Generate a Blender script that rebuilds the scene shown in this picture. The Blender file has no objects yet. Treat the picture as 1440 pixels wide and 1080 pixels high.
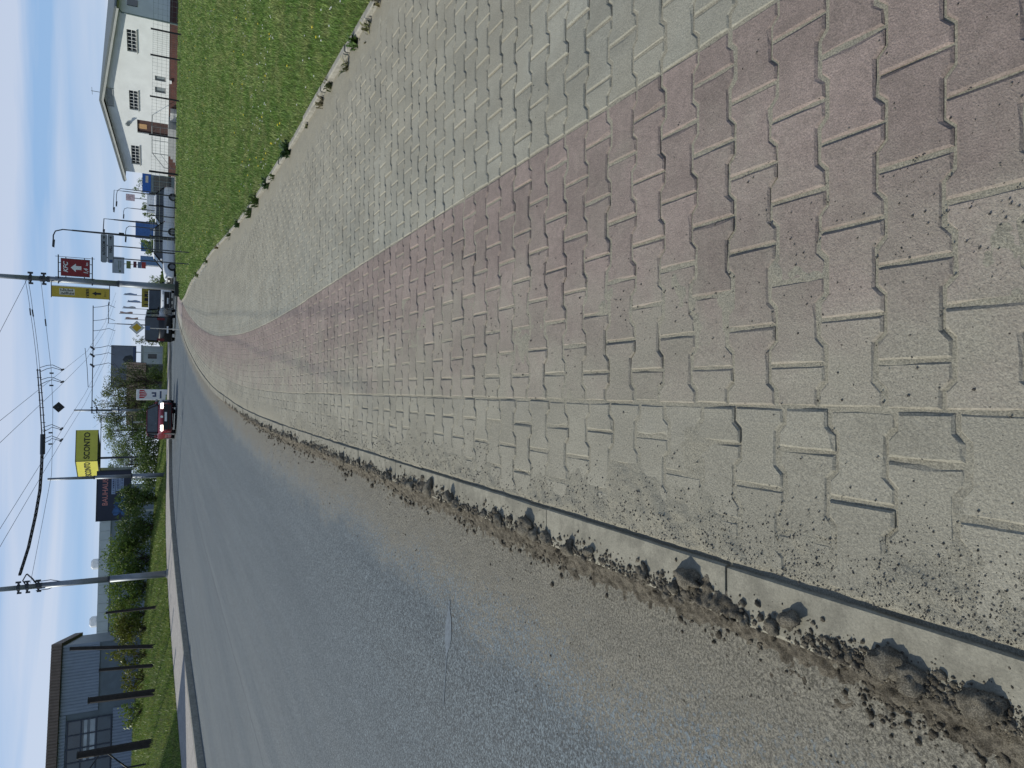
import bpy, math, random
import numpy as np
from mathutils import Matrix, Vector
random.seed(7); RNG = np.random.default_rng(11)
S = bpy.context.scene
COL = S.collection
PI = math.pi
R_ = math.radians

# ------------------------------------------------------------------ camera
cam_d = bpy.data.cameras.new('camera'); cam = bpy.data.objects.new('camera', cam_d); COL.objects.link(cam)
cam_d.sensor_fit = 'HORIZONTAL'; cam_d.sensor_width = 36.0; cam_d.lens = 36.0 * 990 / 1440
cam_d.clip_start = 0.05; cam_d.clip_end = 3000
UPV = Vector((-0.009, 0.440, 0.898)); RTV = Vector((1.0, -0.006, 0.013))
FWD = UPV.cross(RTV).normalized(); RTV = FWD.cross(UPV).normalized(); UPV = RTV.cross(FWD).normalized()
# the phone was held upright, the picture is stored on its side: picture left = up
m3 = Matrix((-UPV, RTV, -FWD)).transposed()
cam.matrix_world = Matrix.Translation((0, 0, 1.37)) @ m3.to_4x4()
S.camera = cam

# ------------------------------------------------------------------ sun, sky, exposure
SUN_EL = R_(38); SUN_H = Vector((-0.93, 0.37, 0)).normalized()
SUN_V = Vector((SUN_H.x * math.cos(SUN_EL), SUN_H.y * math.cos(SUN_EL), math.sin(SUN_EL)))
sl = bpy.data.lights.new('sun', 'SUN'); sl.energy = 4.6; sl.angle = R_(0.53); sl.color = (1.0, 0.965, 0.85)
so = bpy.data.objects.new('sun', sl); COL.objects.link(so)
so.rotation_euler = (-SUN_V).to_track_quat('-Z', 'Y').to_euler(); so.location = (-30, 20, 40)

W = bpy.data.worlds.new('World'); S.world = W; W.use_nodes = True
wn = W.node_tree; wn.nodes.clear()
def wnode(t, **k):
    n = wn.nodes.new(t)
    for a, b in k.items(): setattr(n, a, b)
    return n
sky = wnode('ShaderNodeTexSky', sky_type='NISHITA', sun_disc=False, sun_elevation=SUN_EL,
            sun_rotation=math.atan2(SUN_H.x, SUN_H.y), air_density=1.0, dust_density=0.0, ozone_density=2.5)
wtc = wnode('ShaderNodeTexCoord')
wmap = wnode('ShaderNodeMapping'); wmap.inputs['Scale'].default_value = (1.1, 1.1, 15.0); wmap.inputs['Location'].default_value = (0.35, 0.2, 0.55)
wnoi = wnode('ShaderNodeTexNoise'); wnoi.inputs['Scale'].default_value = 1.25; wnoi.inputs['Detail'].default_value = 5; wnoi.inputs['Roughness'].default_value = 0.48; wnoi.inputs['Distortion'].default_value = 0.6
wramp = wnode('ShaderNodeValToRGB'); wramp.color_ramp.elements[0].position = 0.36; wramp.color_ramp.elements[1].position = 0.60
wramp.color_ramp.elements[0].color = (0.310, 0.500, 0.80, 1); wramp.color_ramp.elements[1].color = (0.600, 0.680, 0.85, 1)
wgain = wnode('ShaderNodeVectorMath', operation='SCALE'); wgain.inputs['Scale'].default_value = 10.8
wsep = wnode('ShaderNodeSeparateXYZ'); wrng = wnode('ShaderNodeMapRange', interpolation_type='SMOOTHSTEP'); wrng.inputs[1].default_value = 0.2; wrng.inputs[2].default_value = 0.62; wrng.inputs[3].default_value = 0.85; wrng.inputs[4].default_value = 0.26
wmix = wnode('ShaderNodeMix', data_type='RGBA')
wbg = wnode('ShaderNodeBackground'); wbg.inputs['Strength'].default_value = 0.105
wo = wnode('ShaderNodeOutputWorld')
wl = wn.links.new
wl(wtc.outputs['Generated'], wmap.inputs['Vector']); wl(wmap.outputs[0], wnoi.inputs['Vector']); wl(wnoi.outputs['Fac'], wramp.inputs['Fac'])
wl(wramp.outputs['Color'], wgain.inputs[0]); wl(wtc.outputs['Generated'], wsep.inputs[0]); wl(wsep.outputs[2], wrng.inputs[0]); wl(wrng.outputs[0], wmix.inputs['Factor'])
wl(sky.outputs[0], wmix.inputs['A']); wl(wgain.outputs[0], wmix.inputs['B']); wl(wmix.outputs['Result'], wbg.inputs['Color']); wl(wbg.outputs[0], wo.inputs['Surface'])

S.render.engine = 'CYCLES'
S.view_settings.view_transform = 'Standard'; S.view_settings.look = 'None'; S.view_settings.gamma = 1
S.view_settings.exposure = -0.2
try: S.view_settings.use_curve_mapping = False
except Exception: pass

# ------------------------------------------------------------------ terrain functions
RY = [-8, 0, 10, 14.75, 21.5, 27.1, 33.5, 38, 44, 50, 60, 72, 85, 100, 130]
RX = [-.46, -.46, -.47, -.38, .03, .69, 1.76, 2.69, 4.0, 5.5, 8.4, 12.6, 18, 25, 42]
def Rc(Y):                       # inner edge of the near kerb
    a = np.interp(Y, RY, RX); b = np.interp(np.asarray(Y) - 1.5, RY, RX); c = np.interp(np.asarray(Y) + 1.5, RY, RX)
    return (a + b + c) / 3
def zt(Y):
    Y = np.asarray(Y, float); t = np.clip((Y - 9) / 41.0, 0, 1)
    return 0.92 * t * t * (3 - 2 * t) + np.clip(Y - 50, 0, 200) * .001
KW = 0.145
def zroad(X, Y): return zt(Y) - .115 + .02 * np.clip(Rc(Y) - KW - X, 0, 20)
RW = 10.5
def Lc(Y): return Rc(Y) - RW
def zbank(q, Y):
    e = zroad(Lc(Y), Y)
    b = np.interp(Y, [0, 55, 75, 110], [1, 1, .5, .35])
    pr = np.interp(q, [0, 2.6, 2.75, 3.4, 6, 10, 18, 40, 90], [.19, .32, .34, .48, 1.0, 1.35, 2.0, 2.6, 3.2])
    return e + np.where(np.asarray(q) <= 2.75, pr, .34 + (pr - .34) * b)
KYs = [-6, 5, 9.2, 14, 22, 31.5, 35.7, 38.5, 41, 43.5, 47, 52]
KXs = [2.84, 2.84, 3.02, 3.31, 3.95, 4.3, 4.2, 4.3, 4.75, 5.6, 7.4, 10.0]
def Kc(Y): return np.interp(Y, KYs, KXs)

def hash2(i, j, s):
    h = (i.astype(np.int64) * 374761393 + j.astype(np.int64) * 668265263 + s * 1442695) & 0x7fffffff
    h = ((h ^ (h >> 13)) * 1274126177) & 0x7fffffff
    return ((h ^ (h >> 16)) & 0xffff) / 65535.0
def vnoise(x, y, s=0):
    x = np.asarray(x, float); y = np.asarray(y, float)
    i = np.floor(x); j = np.floor(y); fx = x - i; fy = y - j; i = i.astype(int); j = j.astype(int)
    fx = fx * fx * (3 - 2 * fx); fy = fy * fy * (3 - 2 * fy)
    a = hash2(i, j, s); b = hash2(i + 1, j, s); c = hash2(i, j + 1, s); d = hash2(i + 1, j + 1, s)
    return (a * (1 - fx) + b * fx) * (1 - fy) + (c * (1 - fx) + d * fx) * fy
def fbm(x, y, o=4, s=0):
    v = 0; a = .5; t = 0
    for k in range(o):
        v = v + a * vnoise(x, y, s + k * 17); t += a; x = x * 2.03; y = y * 2.03; a *= .5
    return v / t

# ------------------------------------------------------------------ material helpers
class NT:
    def __init__(s, name):
        s.m = bpy.data.materials.new(name); s.m.use_nodes = True; s.t = s.m.node_tree; s.t.nodes.clear()
        s.out = s.t.nodes.new('ShaderNodeOutputMaterial'); s.b = s.t.nodes.new('ShaderNodeBsdfPrincipled')
        s.t.links.new(s.b.outputs[0], s.out.inputs[0]); s._pos = None
    def set(s, sock, v):
        if hasattr(v, 'is_output'): s.t.links.new(v, sock)
        elif isinstance(v, (tuple, list)) and len(v) == 3 and sock.type == 'RGBA': sock.default_value = (*v, 1)
        else: sock.default_value = v
    def node(s, ty, ins=None, **k):
        n = s.t.nodes.new(ty)
        for a, b in k.items(): setattr(n, a, b)
        for a, b in (ins or {}).items(): s.set(n.inputs[a], b)
        return n
    @property
    def pos(s):
        if s._pos is None: s._pos = s.node('ShaderNodeNewGeometry').outputs['Position']
        return s._pos
    def xyz(s):
        n = s.node('ShaderNodeSeparateXYZ', {0: s.pos}); return n.outputs
    def M(s, op, a, b=0.0, c=0.0, clamp=False):
        n = s.node('ShaderNodeMath', operation=op, use_clamp=clamp); s.set(n.inputs[0], a); s.set(n.inputs[1], b); s.set(n.inputs[2], c)
        return n.outputs[0]
    def noise(s, scale, detail=4, rough=.55, vec=None, stretch=None, dist=0.0):
        v = vec if vec is not None else s.pos
        if stretch:
            v = s.node('ShaderNodeMapping', {'Vector': v, 'Scale': stretch}).outputs[0]
        return s.node('ShaderNodeTexNoise', {'Vector': v, 'Scale': scale, 'Detail': detail, 'Roughness': rough, 'Distortion': dist}).outputs['Fac']
    def ramp(s, f, a, b, ca=0.0, cb=1.0):
        n = s.node('ShaderNodeMapRange', {0: f, 1: a, 2: b, 3: ca, 4: cb}, clamp=True, interpolation_type='SMOOTHSTEP'); return n.outputs[0]
    def mix(s, f, a, b, mode='MIX'):
        n = s.node('ShaderNodeMix', data_type='RGBA', blend_type=mode); s.set(n.inputs['Factor'], f); s.set(n.inputs['A'], a); s.set(n.inputs['B'], b)
        return n.outputs['Result']
    def val(s, col, v): return s.node('ShaderNodeHueSaturation', {'Color': col, 'Value': v}).outputs[0]
    def attr(s, nm): return s.node('ShaderNodeAttribute', attribute_name=nm).outputs['Fac']
    def fin(s, col, rough=.85, bump=None, bd=.01, bs=1.0, metal=0.0, spec=.3, **k):
        s.set(s.b.inputs['Base Color'], col); s.set(s.b.inputs['Roughness'], rough); s.b.inputs['Metallic'].default_value = metal
        s.b.inputs['Specular IOR Level'].default_value = spec
        if bump is not None:
            n = s.node('ShaderNodeBump', {'Height': bump, 'Distance': bd, 'Strength': bs}); s.t.links.new(n.outputs[0], s.b.inputs['Normal'])
        for a, b in k.items(): s.set(s.b.inputs[a], b)
        return s.m
def pm(name, col, rough=.7, var=.15, scale=6., metal=0., spec=.4, bump=0., bscale=40., stretch=None, **k):
    n = NT(name); f = n.noise(scale, 5, .6, stretch=stretch)
    c = n.val(n.mix(0.0, col, col), n.ramp(f, .3, .7, 1 - var, 1 + var))
    return n.fin(c, rough, n.noise(bscale, 3) if bump else None, bump, 1.0, metal, spec, **k)
MT = {}
def M_(key, *a, **k):
    if key not in MT: MT[key] = pm(key, *a, **k)
    return MT[key]

def m_paver(name, col, clean=False):
    n = NT(name); x = n.xyz()
    yy = n.M('MAXIMUM', n.M('SUBTRACT', x[1], 10.0), 0.0)
    q = n.M('SUBTRACT', x[0], n.M('MULTIPLY', n.M('MULTIPLY', yy, yy), .0037))       # distance right of the kerb line
    rnd = n.node('ShaderNodeObjectInfo').outputs['Random']
    c = n.val(n.mix(0.0, col, col), n.ramp(rnd, 0, 1, .90, 1.09))
    big = n.noise(1.6, 4, .55); mid = n.noise(7, 5, .6); fine = n.noise(260, 3, .7); spk = n.noise(620, 2, .6)
    c = n.val(c, n.ramp(fine, .36, .64, .74, 1.24)); c = n.val(c, n.ramp(n.noise(28, 4, .7), .35, .65, .88, 1.1))
    dustc = n.val(n.mix(mid, (.318, .297, .236), (.27, .252, .200)), n.ramp(n.noise(190, 4, .8), .36, .64, .76, 1.2))
    d = n.M('ADD', n.M('SUBTRACT', .50 if not clean else .15, q), n.M('MULTIPLY', n.M('SUBTRACT', big, .5), 1.5))
    d = n.M('ADD', d, n.M('MULTIPLY', n.M('SUBTRACT', mid, .5), .9))
    if clean: d = n.M('ADD', n.M('MULTIPLY', n.M('SUBTRACT', big, .5), 1.3), n.M('ADD', n.M('MULTIPLY', n.M('SUBTRACT', mid, .5), .6), n.ramp(q, 1.15, 2.7, .2, .75)))
    dm = n.ramp(d, -.35, .75, .20 if not clean else .28, .95)
    c = n.mix(dm, c, dustc)
    c = n.mix(n.ramp(spk, .66, .71, 0, .6), c, (.52, .50, .45))
    c = n.mix(n.ramp(n.noise(330, 2, .5), .66, .70, 0, .7), c, (.09, .08, .07))
    c = n.val(c, n.M('MULTIPLY', n.ramp(n.M('FRACT', n.M('MULTIPLY', rnd, 7.31)), 0, 1, .92, 1.0), n.ramp(n.noise(3.2, 5, .65, stretch=(1, .35, 1)), .35, .65, .90, 1.08)))
    h = n.M('ADD', fine, n.M('MULTIPLY', n.noise(90, 3), .8))
    return n.fin(c, .92, h, .0028, .9, spec=.2)

def m_sand():
    n = NT('sand'); mid = n.noise(9, 5, .6); fine = n.noise(240, 4, .75)
    c = n.mix(mid, (.312, .290, .228), (.252, .234, .184))
    c = n.val(c, n.ramp(fine, .36, .64, .70, 1.25))
    c = n.mix(n.ramp(n.noise(380, 2), .67, .72, 0, .6), c, (.11, .10, .082))
    c = n.mix(n.ramp(n.noise(500, 2), .70, .75, 0, .6), c, (.52, .5, .44))
    return n.fin(c, .95, n.M('ADD', fine, n.noise(70, 4)), .004, .9, spec=.15)

def m_dirt(name='dry_dirt', a=(.28, .25, .195), b=(.175, .155, .12)):
    n = NT(name); mid = n.noise(30, 5, .65); fine = n.noise(300, 4, .75)
    c = n.val(n.mix(n.ramp(mid, .38, .62), a, b), n.ramp(fine, .36, .64, .55, 1.35))
    return n.fin(c, .95, n.M('ADD', n.noise(110, 5, .75), fine), .010, 1.0, spec=.12)

def m_asphalt():
    n = NT('asphalt'); q = n.attr('q'); y = n.xyz()[1]
    cmb = n.node('ShaderNodeCombineXYZ', {0: q, 1: n.M('MULTIPLY', y, .045), 2: 0.0}).outputs[0]
    streak = n.noise(1.3, 5, .6, vec=cmb); streak2 = n.noise(6, 3, .6, vec=cmb)
    agg = n.noise(80, 4, .8); agg2 = n.node('ShaderNodeTexVoronoi', {'Vector': n.pos, 'Scale': 115.0}).outputs['Color']
    agv = n.node('ShaderNodeSeparateColor', {0: agg2}).outputs[0]
    c = n.mix(n.ramp(streak, .35, .65), (.108, .127, .136), (.122, .141, .148))
    c = n.val(c, n.ramp(streak2, .3, .7, .95, 1.06))
    c = n.val(c, n.ramp(agv, 0, 1, .42, 1.62)); c = n.val(c, n.ramp(agg, .38, .62, .74, 1.28))
    c = n.mix(n.ramp(n.noise(120, 1, .5), .62, .67, 0, .9), c, (.03, .03, .032))
    # pale seam between the two laid lanes and the dark sealed joint beside it
    wob = n.M('MULTIPLY', n.M('SUBTRACT', n.noise(.6, 2), .5), .12); qs = n.M('ADD', q, wob)
    seam = n.M('SUBTRACT', 1.0, n.ramp(n.M('ABSOLUTE', n.M('SUBTRACT', qs, 4.88)), .06, .16))
    c = n.mix(n.M('MULTIPLY', seam, .09), c, (.24, .255, .255))
    jt = n.M('SUBTRACT', 1.0, n.ramp(n.M('ABSOLUTE', n.M('SUBTRACT', qs, 5.06)), .012, .03))
    c = n.mix(n.M('MULTIPLY', jt, .4), c, (.04, .045, .05))
    # dust washed along the gutter
    big = n.noise(1.1, 4, .6); cr = n.noise(5, 5, .65, stretch=(1.8, .45, 1))
    d = n.M('ADD', n.M('SUBTRACT', .72, q), n.M('ADD', n.M('MULTIPLY', n.M('SUBTRACT', big, .5), .55), n.M('MULTIPLY', n.M('SUBTRACT', cr, .5), .45)))
    dm = n.ramp(d, -.30, .62, 0, .93)
    dustc = n.val(n.mix(n.noise(14, 5, .65, stretch=(1.5, .5, 1)), (.232, .214, .168), (.120, .111, .089)), n.ramp(n.noise(120, 4, .85), .38, .62, .48, 1.5))
    thr = n.ramp(n.M('SUBTRACT', n.M('MULTIPLY', dm, 1.5), n.M('MULTIPLY', agv, .85)), .10, .55)
    c = n.mix(thr, c, dustc)
    far = n.ramp(q, 2.2, 3.4, 0, .06)
    c = n.mix(n.M('MULTIPLY', far, n.ramp(streak, .4, .65)), c, (.26, .25, .22))
    return n.fin(c, n.ramp(agv, 0, 1, .62, .9), n.M('ADD', agg, n.M('MULTIPLY', agv, .8)), .008, .8, spec=.35)

def m_pave_far():
    n = NT('pavement_far'); q = n.attr('q')
    big = n.noise(1.2, 4); fine = n.noise(60, 4, .7)
    wid = n.attr('wid')
    red = n.M('MULTIPLY', n.ramp(q, .42, .50), n.M('SUBTRACT', 1.0, n.ramp(q, 1.42, 1.50)))
    c = n.mix(red, (.315, .318, .285), (.275, .225, .215))
    d = n.ramp(n.M('ADD', n.M('SUBTRACT', .62, q), n.M('MULTIPLY', n.M('SUBTRACT', big, .5), 1.1)), -.2, .6, .12, .95)
    c = n.mix(d, c, (.335, .315, .262))
    return n.fin(n.val(c, n.ramp(fine, .3, .7, .88, 1.12)), .92, fine, .004, .5, spec=.2)

def m_concrete(name, col, var=.16):
    n = NT(name); a = n.noise(3, 5, .6); f = n.noise(160, 4, .75); p = n.noise(420, 2)
    c = n.val(n.mix(n.ramp(a, .3, .7), col, tuple(v * .82 for v in col)), n.ramp(f, .25, .75, 1 - var, 1 + var))
    c = n.mix(n.ramp(p, .66, .71, 0, .7), c, tuple(v * .35 for v in col)); c = n.val(c, n.ramp(n.noise(14, 5, .7), .35, .65, .78, 1.12))
    return n.fin(c, .9, n.M('ADD', f, a), .002, .8, spec=.25)

def m_lawn(name, a, b, c3):
    n = NT(name); big = n.noise(.35, 4, .6); mid = n.noise(2.3, 5, .65); fin = n.noise(55, 4, .75)
    c = n.mix(n.ramp(big, .35, .65), a, b); c = n.mix(n.ramp(mid, .45, .75, 0, .6), c, c3)
    return n.fin(n.val(c, n.ramp(fin, .25, .75, .55, 1.4)), .95, n.M('ADD', fin, mid), .06, .6, spec=.1)
def m_blade(name, a, b, c3, trans=.25):
    n = NT(name); big = n.noise(.45, 4, .6); mid = n.noise(2.6, 4, .65); fin = n.noise(38, 2, .6)
    c = n.mix(n.ramp(big, .35, .65), a, b); c = n.mix(n.ramp(mid, .42, .64, 0, .9), c, c3)
    c = n.val(c, n.ramp(fin, .36, .64, .5, 1.55))
    n.fin(c, .55, spec=.3)
    tr = n.node('ShaderNodeBsdfTranslucent', {'Color': c}); mx = n.node('ShaderNodeMixShader', {0: trans})
    n.t.links.new(n.b.outputs[0], mx.inputs[1]); n.t.links.new(tr.outputs[0], mx.inputs[2]); n.t.links.new(mx.outputs[0], n.out.inputs[0])
    return n.m
def m_wave(name, col, axis_scale, depth=.03, rough=.6, dark=.75):
    """coated sheet with fine ribs too far away to build"""
    n = NT(name); f = n.noise(1.5, 4)
    return n.fin(n.val(n.mix(0.0, col, col), n.ramp(f, .3, .7, .88, 1.1)), rough, spec=.4)
def emit(name, col, st):
    n = NT(name); return n.fin(col, .4, **{'Emission Color': (*col, 1), 'Emission Strength': st})

# ------------------------------------------------------------------ mesh helpers
class MB:
    def __init__(s): s.v = []; s.f = []
    def add(s, vs, fs):
        o = len(s.v); s.v += [tuple(map(float, p)) for p in vs]; s.f += [tuple(i + o for i in f) for f in fs]; return s
    def box(s, x0, x1, y0, y1, z0, z1):
        return s.add([(x0,y0,z0),(x1,y0,z0),(x1,y1,z0),(x0,y1,z0),(x0,y0,z1),(x1,y0,z1),(x1,y1,z1),(x0,y1,z1)],
                     [(0,3,2,1),(4,5,6,7),(0,1,5,4),(1,2,6,5),(2,3,7,6),(3,0,4,7)])
    def cbox(s, c, d, b=0.0):
        """box centred at c with size d and chamfered vertical + top edges"""
        (x, y, z), (w, l, h) = c, d
        if b <= 0: return s.box(x-w/2, x+w/2, y-l/2, y+l/2, z-h/2, z+h/2)
        def ring(i, zz):
            a, e = w/2 - i, l/2 - i
            return [(x-a+b,y-e,zz),(x+a-b,y-e,zz),(x+a,y-e+b,zz),(x+a,y+e-b,zz),(x+a-b,y+e,zz),(x-a+b,y+e,zz),(x-a,y+e-b,zz),(x-a,y-e+b,zz)]
        vs = ring(b,z-h/2)+ring(0,z-h/2+b)+ring(0,z+h/2-b)+ring(b,z+h/2)
        fs = [tuple(range(7,-1,-1)), tuple(range(24,32))]
        for k in range(3):
            for i in range(8): fs.append((k*8+i, k*8+(i+1)%8, k*8+8+(i+1)%8, k*8+8+i))
        return s.add(vs, fs)
    def tube(s, pts, r, n=8, cap=True):
        pts = [Vector(p) for p in pts]; rs = r if isinstance(r, (list, tuple)) else [r]*len(pts)
        vs = []; fs = []; prev = None
        for i, p in enumerate(pts):
            d = (pts[min(i+1, len(pts)-1)] - pts[max(i-1, 0)]).normalized()
            if prev is None:
                a = d.orthogonal().normalized()
            else:
                a = (prev - d * prev.dot(d)).normalized()
            prev = a; b = d.cross(a)
            for k in range(n):
                t = 2*PI*k/n; vs.append(p + (a*math.cos(t) + b*math.sin(t)) * rs[i])
        for i in range(len(pts)-1):
            for k in range(n): fs.append((i*n+k, i*n+(k+1)%n, (i+1)*n+(k+1)%n, (i+1)*n+k))
        if cap: fs.append(tuple(range(n-1,-1,-1))); fs.append(tuple((len(pts)-1)*n+k for k in range(n)))
        return s.add(vs, fs)
    def prism(s, poly, y0, y1):
        """polygon in the xz plane (counter-clockwise seen from -y) extruded along y"""
        n = len(poly); vs = [(x, y0, z) for x, z in poly] + [(x, y1, z) for x, z in poly]
        fs = [tuple(range(n)), tuple(range(2*n-1, n-1, -1))] + [(i, n+i, n+(i+1)%n, (i+1)%n) for i in range(n)]
        return s.add(vs, fs)
    def prismx(s, poly, x0, x1):
        n = len(poly); vs = [(x0, y, z) for y, z in poly] + [(x1, y, z) for y, z in poly]
        fs = [tuple(range(n-1,-1,-1)), tuple(range(n, 2*n))] + [(i, (i+1)%n, n+(i+1)%n, n+i) for i in range(n)]
        return s.add(vs, fs)
    def loft(s, rings, cap=True):
        n = len(rings[0]); vs = [p for r in rings for p in r]; fs = []
        for i in range(len(rings)-1):
            for k in range(n): fs.append((i*n+k, i*n+(k+1)%n, (i+1)*n+(k+1)%n, (i+1)*n+k))
        if cap: fs.append(tuple(range(n-1,-1,-1))); fs.append(tuple((len(rings)-1)*n+k for k in range(n)))
        return s.add(vs, fs)
    def quads(s, P):
        for q in P: s.add(q, [tuple(range(len(q)))])
        return s
    def mesh(s, name, mat, smooth=False):
        me = bpy.data.meshes.new(name); me.from_pydata(s.v, [], s.f); me.materials.append(mat)
        if smooth: me.polygons.foreach_set('use_smooth', [True]*len(me.polygons))
        me.update(); return me
    def build(s, name, mat, parent=None, smooth=False, loc=None, rot=None):
        return link(name, s.mesh(name, mat, smooth), parent, loc, rot)
def link(name, me, parent=None, loc=None, rot=None):
    o = bpy.data.objects.new(name, me); COL.objects.link(o)
    if parent: o.parent = parent
    if loc is not None: o.location = loc
    if rot is not None: o.rotation_euler = rot
    return o
def np_mesh(name, V, F, mat, smooth=False, attrs=None):
    """V (n,3), F (m,k) numpy arrays"""
    me = bpy.data.meshes.new(name); V = np.ascontiguousarray(V, np.float32); F = np.ascontiguousarray(F, np.int32); k = F.shape[1]
    me.vertices.add(len(V)); me.vertices.foreach_set('co', V.ravel()); me.loops.add(F.size); me.loops.foreach_set('vertex_index', F.ravel())
    me.polygons.add(len(F)); me.polygons.foreach_set('loop_start', np.arange(0, F.size, k, dtype=np.int32)); me.polygons.foreach_set('loop_total', np.full(len(F), k, np.int32))
    if smooth: me.polygons.foreach_set('use_smooth', np.ones(len(F), bool))
    for a, d in (attrs or {}).items():
        at = me.attributes.new(a, 'FLOAT', 'POINT'); at.data.foreach_set('value', np.ascontiguousarray(d, np.float32))
    me.materials.append(mat); me.update(); me.validate(); return me
def grid(name, X, Y, Z, mat, attrs=None, smooth=True):
    r, c = X.shape; V = np.stack([X.ravel(), Y.ravel(), Z.ravel()], 1)
    i = np.arange(r*c).reshape(r, c); F = np.stack([i[:-1,:-1], i[:-1,1:], i[1:,1:], i[1:,:-1]], -1).reshape(-1, 4)
    return np_mesh(name, V, F, mat, smooth, {k: v.ravel() for k, v in (attrs or {}).items()})
def thing(name, label, cat, loc=(0,0,0), rz=0., group=None):
    o = bpy.data.objects.new(name, None); o.empty_display_size = .2; COL.objects.link(o); o.location = loc; o.rotation_euler = (0,0,rz)
    return tag(o, label, cat, group)
def tag(o, label, cat=None, group=None, kind=None):
    o['label'] = label
    if cat: o['category'] = cat
    if group: o['group'] = group
    if kind: o['kind'] = kind
    return o
def struct(o): o['kind'] = 'structure'; return o
def copy_tree(o, parent=None):
    c = o.copy(); COL.objects.link(c)
    if parent: c.parent = parent
    for ch in list(o.children): copy_tree(ch, c)
    return c
_fonts = {}
def text(body, size, mat, parent, loc, rot=(PI/2,0,0), sx=1., name='lettering', shear=0., bold=0.):
    cu = bpy.data.curves.new('txt', 'FONT'); cu.body = body; cu.size = size; cu.align_x = 'CENTER'; cu.align_y = 'CENTER'; cu.shear = shear; cu.offset = bold; cu.resolution_u = 3
    t = bpy.data.objects.new('txt', cu); COL.objects.link(t); bpy.context.view_layer.update()
    me = bpy.data.meshes.new_from_object(t); bpy.data.objects.remove(t); bpy.data.curves.remove(cu)
    me.materials.clear(); me.materials.append(mat)
    o = link(name, me, parent, loc, rot); o.scale = (sx, 1, 1); return o

# ------------------------------------------------------------------ materials
mRED = m_paver('red_paver', (.248, .188, .170)); mGRY = m_paver('grey_paver', (.290, .290, .248), True); mEDG = m_paver('edge_paver', (.245, .235, .205))
mSAND = m_sand(); mDIRT = m_dirt(); mASP = m_asphalt(); mFAR = m_pave_far()
mKERB = m_concrete('kerb_concrete', (.275, .257, .203)); mKERB2 = m_concrete('pale_concrete', (.31, .295, .25)); mWALK = m_concrete('far_pavement', (.36, .335, .31))
mLAWN = m_lawn('lawn_soil', (.085, .13, .032), (.125, .165, .05), (.17, .155, .075))
mBLADE = m_blade('grass_blade', (.112, .200, .038), (.175, .272, .062), (.29, .315, .115))
mBANK = m_lawn('bank_soil', (.06, .09, .02), (.09, .13, .03), (.10, .10, .04)); mBLADE2 = m_blade('bank_blade', (.11, .185, .032), (.18, .255, .05), (.25, .26, .08))
mSTEEL = pm('galvanised_steel', (.20, .225, .255), .5, .12, 3, .35, .5); mDARKST = pm('dark_steel', (.035, .042, .05), .5, .2, 5, .3, .4)
mBLACK = pm('black_paint', (.012, .013, .014), .5, .2, 5); mWHITE = pm('white_paint', (.72, .73, .72), .5, .06, 4); mWIRE = pm('wire_black', (.03, .035, .045), .5, .1, 4)
mGLASS = pm('dark_glass', (.02, .028, .036), .08, .2, 2, 0, .6); mRUB = pm('rubber', (.014, .014, .015), .85, .2, 9)

# ------------------------------------------------------------------ ground and road
gX, gY = np.meshgrid(np.linspace(-900, 900, 31), np.linspace(-300, 1500, 31))
struct(link('ground', grid('ground', gX, gY, np.full_like(gX, -1.6), mLAWN)))

ys = np.concatenate([np.arange(-6, 12, .35), np.arange(12, 60, .8), np.arange(60, 131, 2.)])
qs = np.concatenate([np.linspace(0, 1.2, 25), np.linspace(1.4, RW - KW, 30)])
QQ, YY = np.meshgrid(qs, ys); XX = Rc(YY) - KW - QQ
ZZ = zroad(XX, YY) + (fbm(XX*2, YY*2, 3, 5) - .5) * .008
struct(link('road', grid('road', XX, YY, ZZ, mASP, {'q': QQ})))
# widened asphalt at the side street mouth
ys = np.linspace(51, 78, 28); us = np.linspace(0, 1, 12)
UU, YY = np.meshgrid(us, ys); X0 = Rc(YY) - KW; XX = X0 + UU * (np.maximum(17 + 0 * YY, X0 + 1) - X0)
struct(link('side_street', grid('side_street', XX, YY, zt(YY) - .11 + 0 * XX, mASP, {'q': 3 + UU * 4})))
# yard beyond the lawn
XX, YY = np.meshgrid(np.linspace(9, 160, 40), np.concatenate([np.linspace(46, 80, 30), np.linspace(84, 260, 20)]))
mYARD = pm('yard_gravel', (.30, .275, .22), .95, .25, .8, bump=.02, bscale=30)
struct(link('yard', grid('yard', XX, YY, zt(YY) - .13 + np.clip((XX - 17) / 4, 0, 1) * .10, mYARD)))

# road patch along the old trench
pb = MB(); pts = []
for i in range(15):
    t = i / 14; x = -1.20 - t * .62; w = .010 * (1 - .7 * t) + .045 * max(0, math.cos(min(abs(t - .30) / .2, 1) * PI / 2)) ** .6 + .006 * random.random()
    y = 3.79 + .05 * t; pts.append((x, y, w))
V = []
for x, y, w in pts:
    zz = float(zroad(x, y) + (fbm(np.array(x*2.), np.array(y*2.), 3, 5) - .5) * .008) + .003
    V += [(x, y - w, zz), (x, y + w * .8, zz)]
pb.add(V, [(2*i, 2*i+1, 2*i+3, 2*i+2) for i in range(14)])
struct(pb.build('road_patch', pm('bitumen_patch', (.125, .148, .168), .7, .2, 40)))

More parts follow.
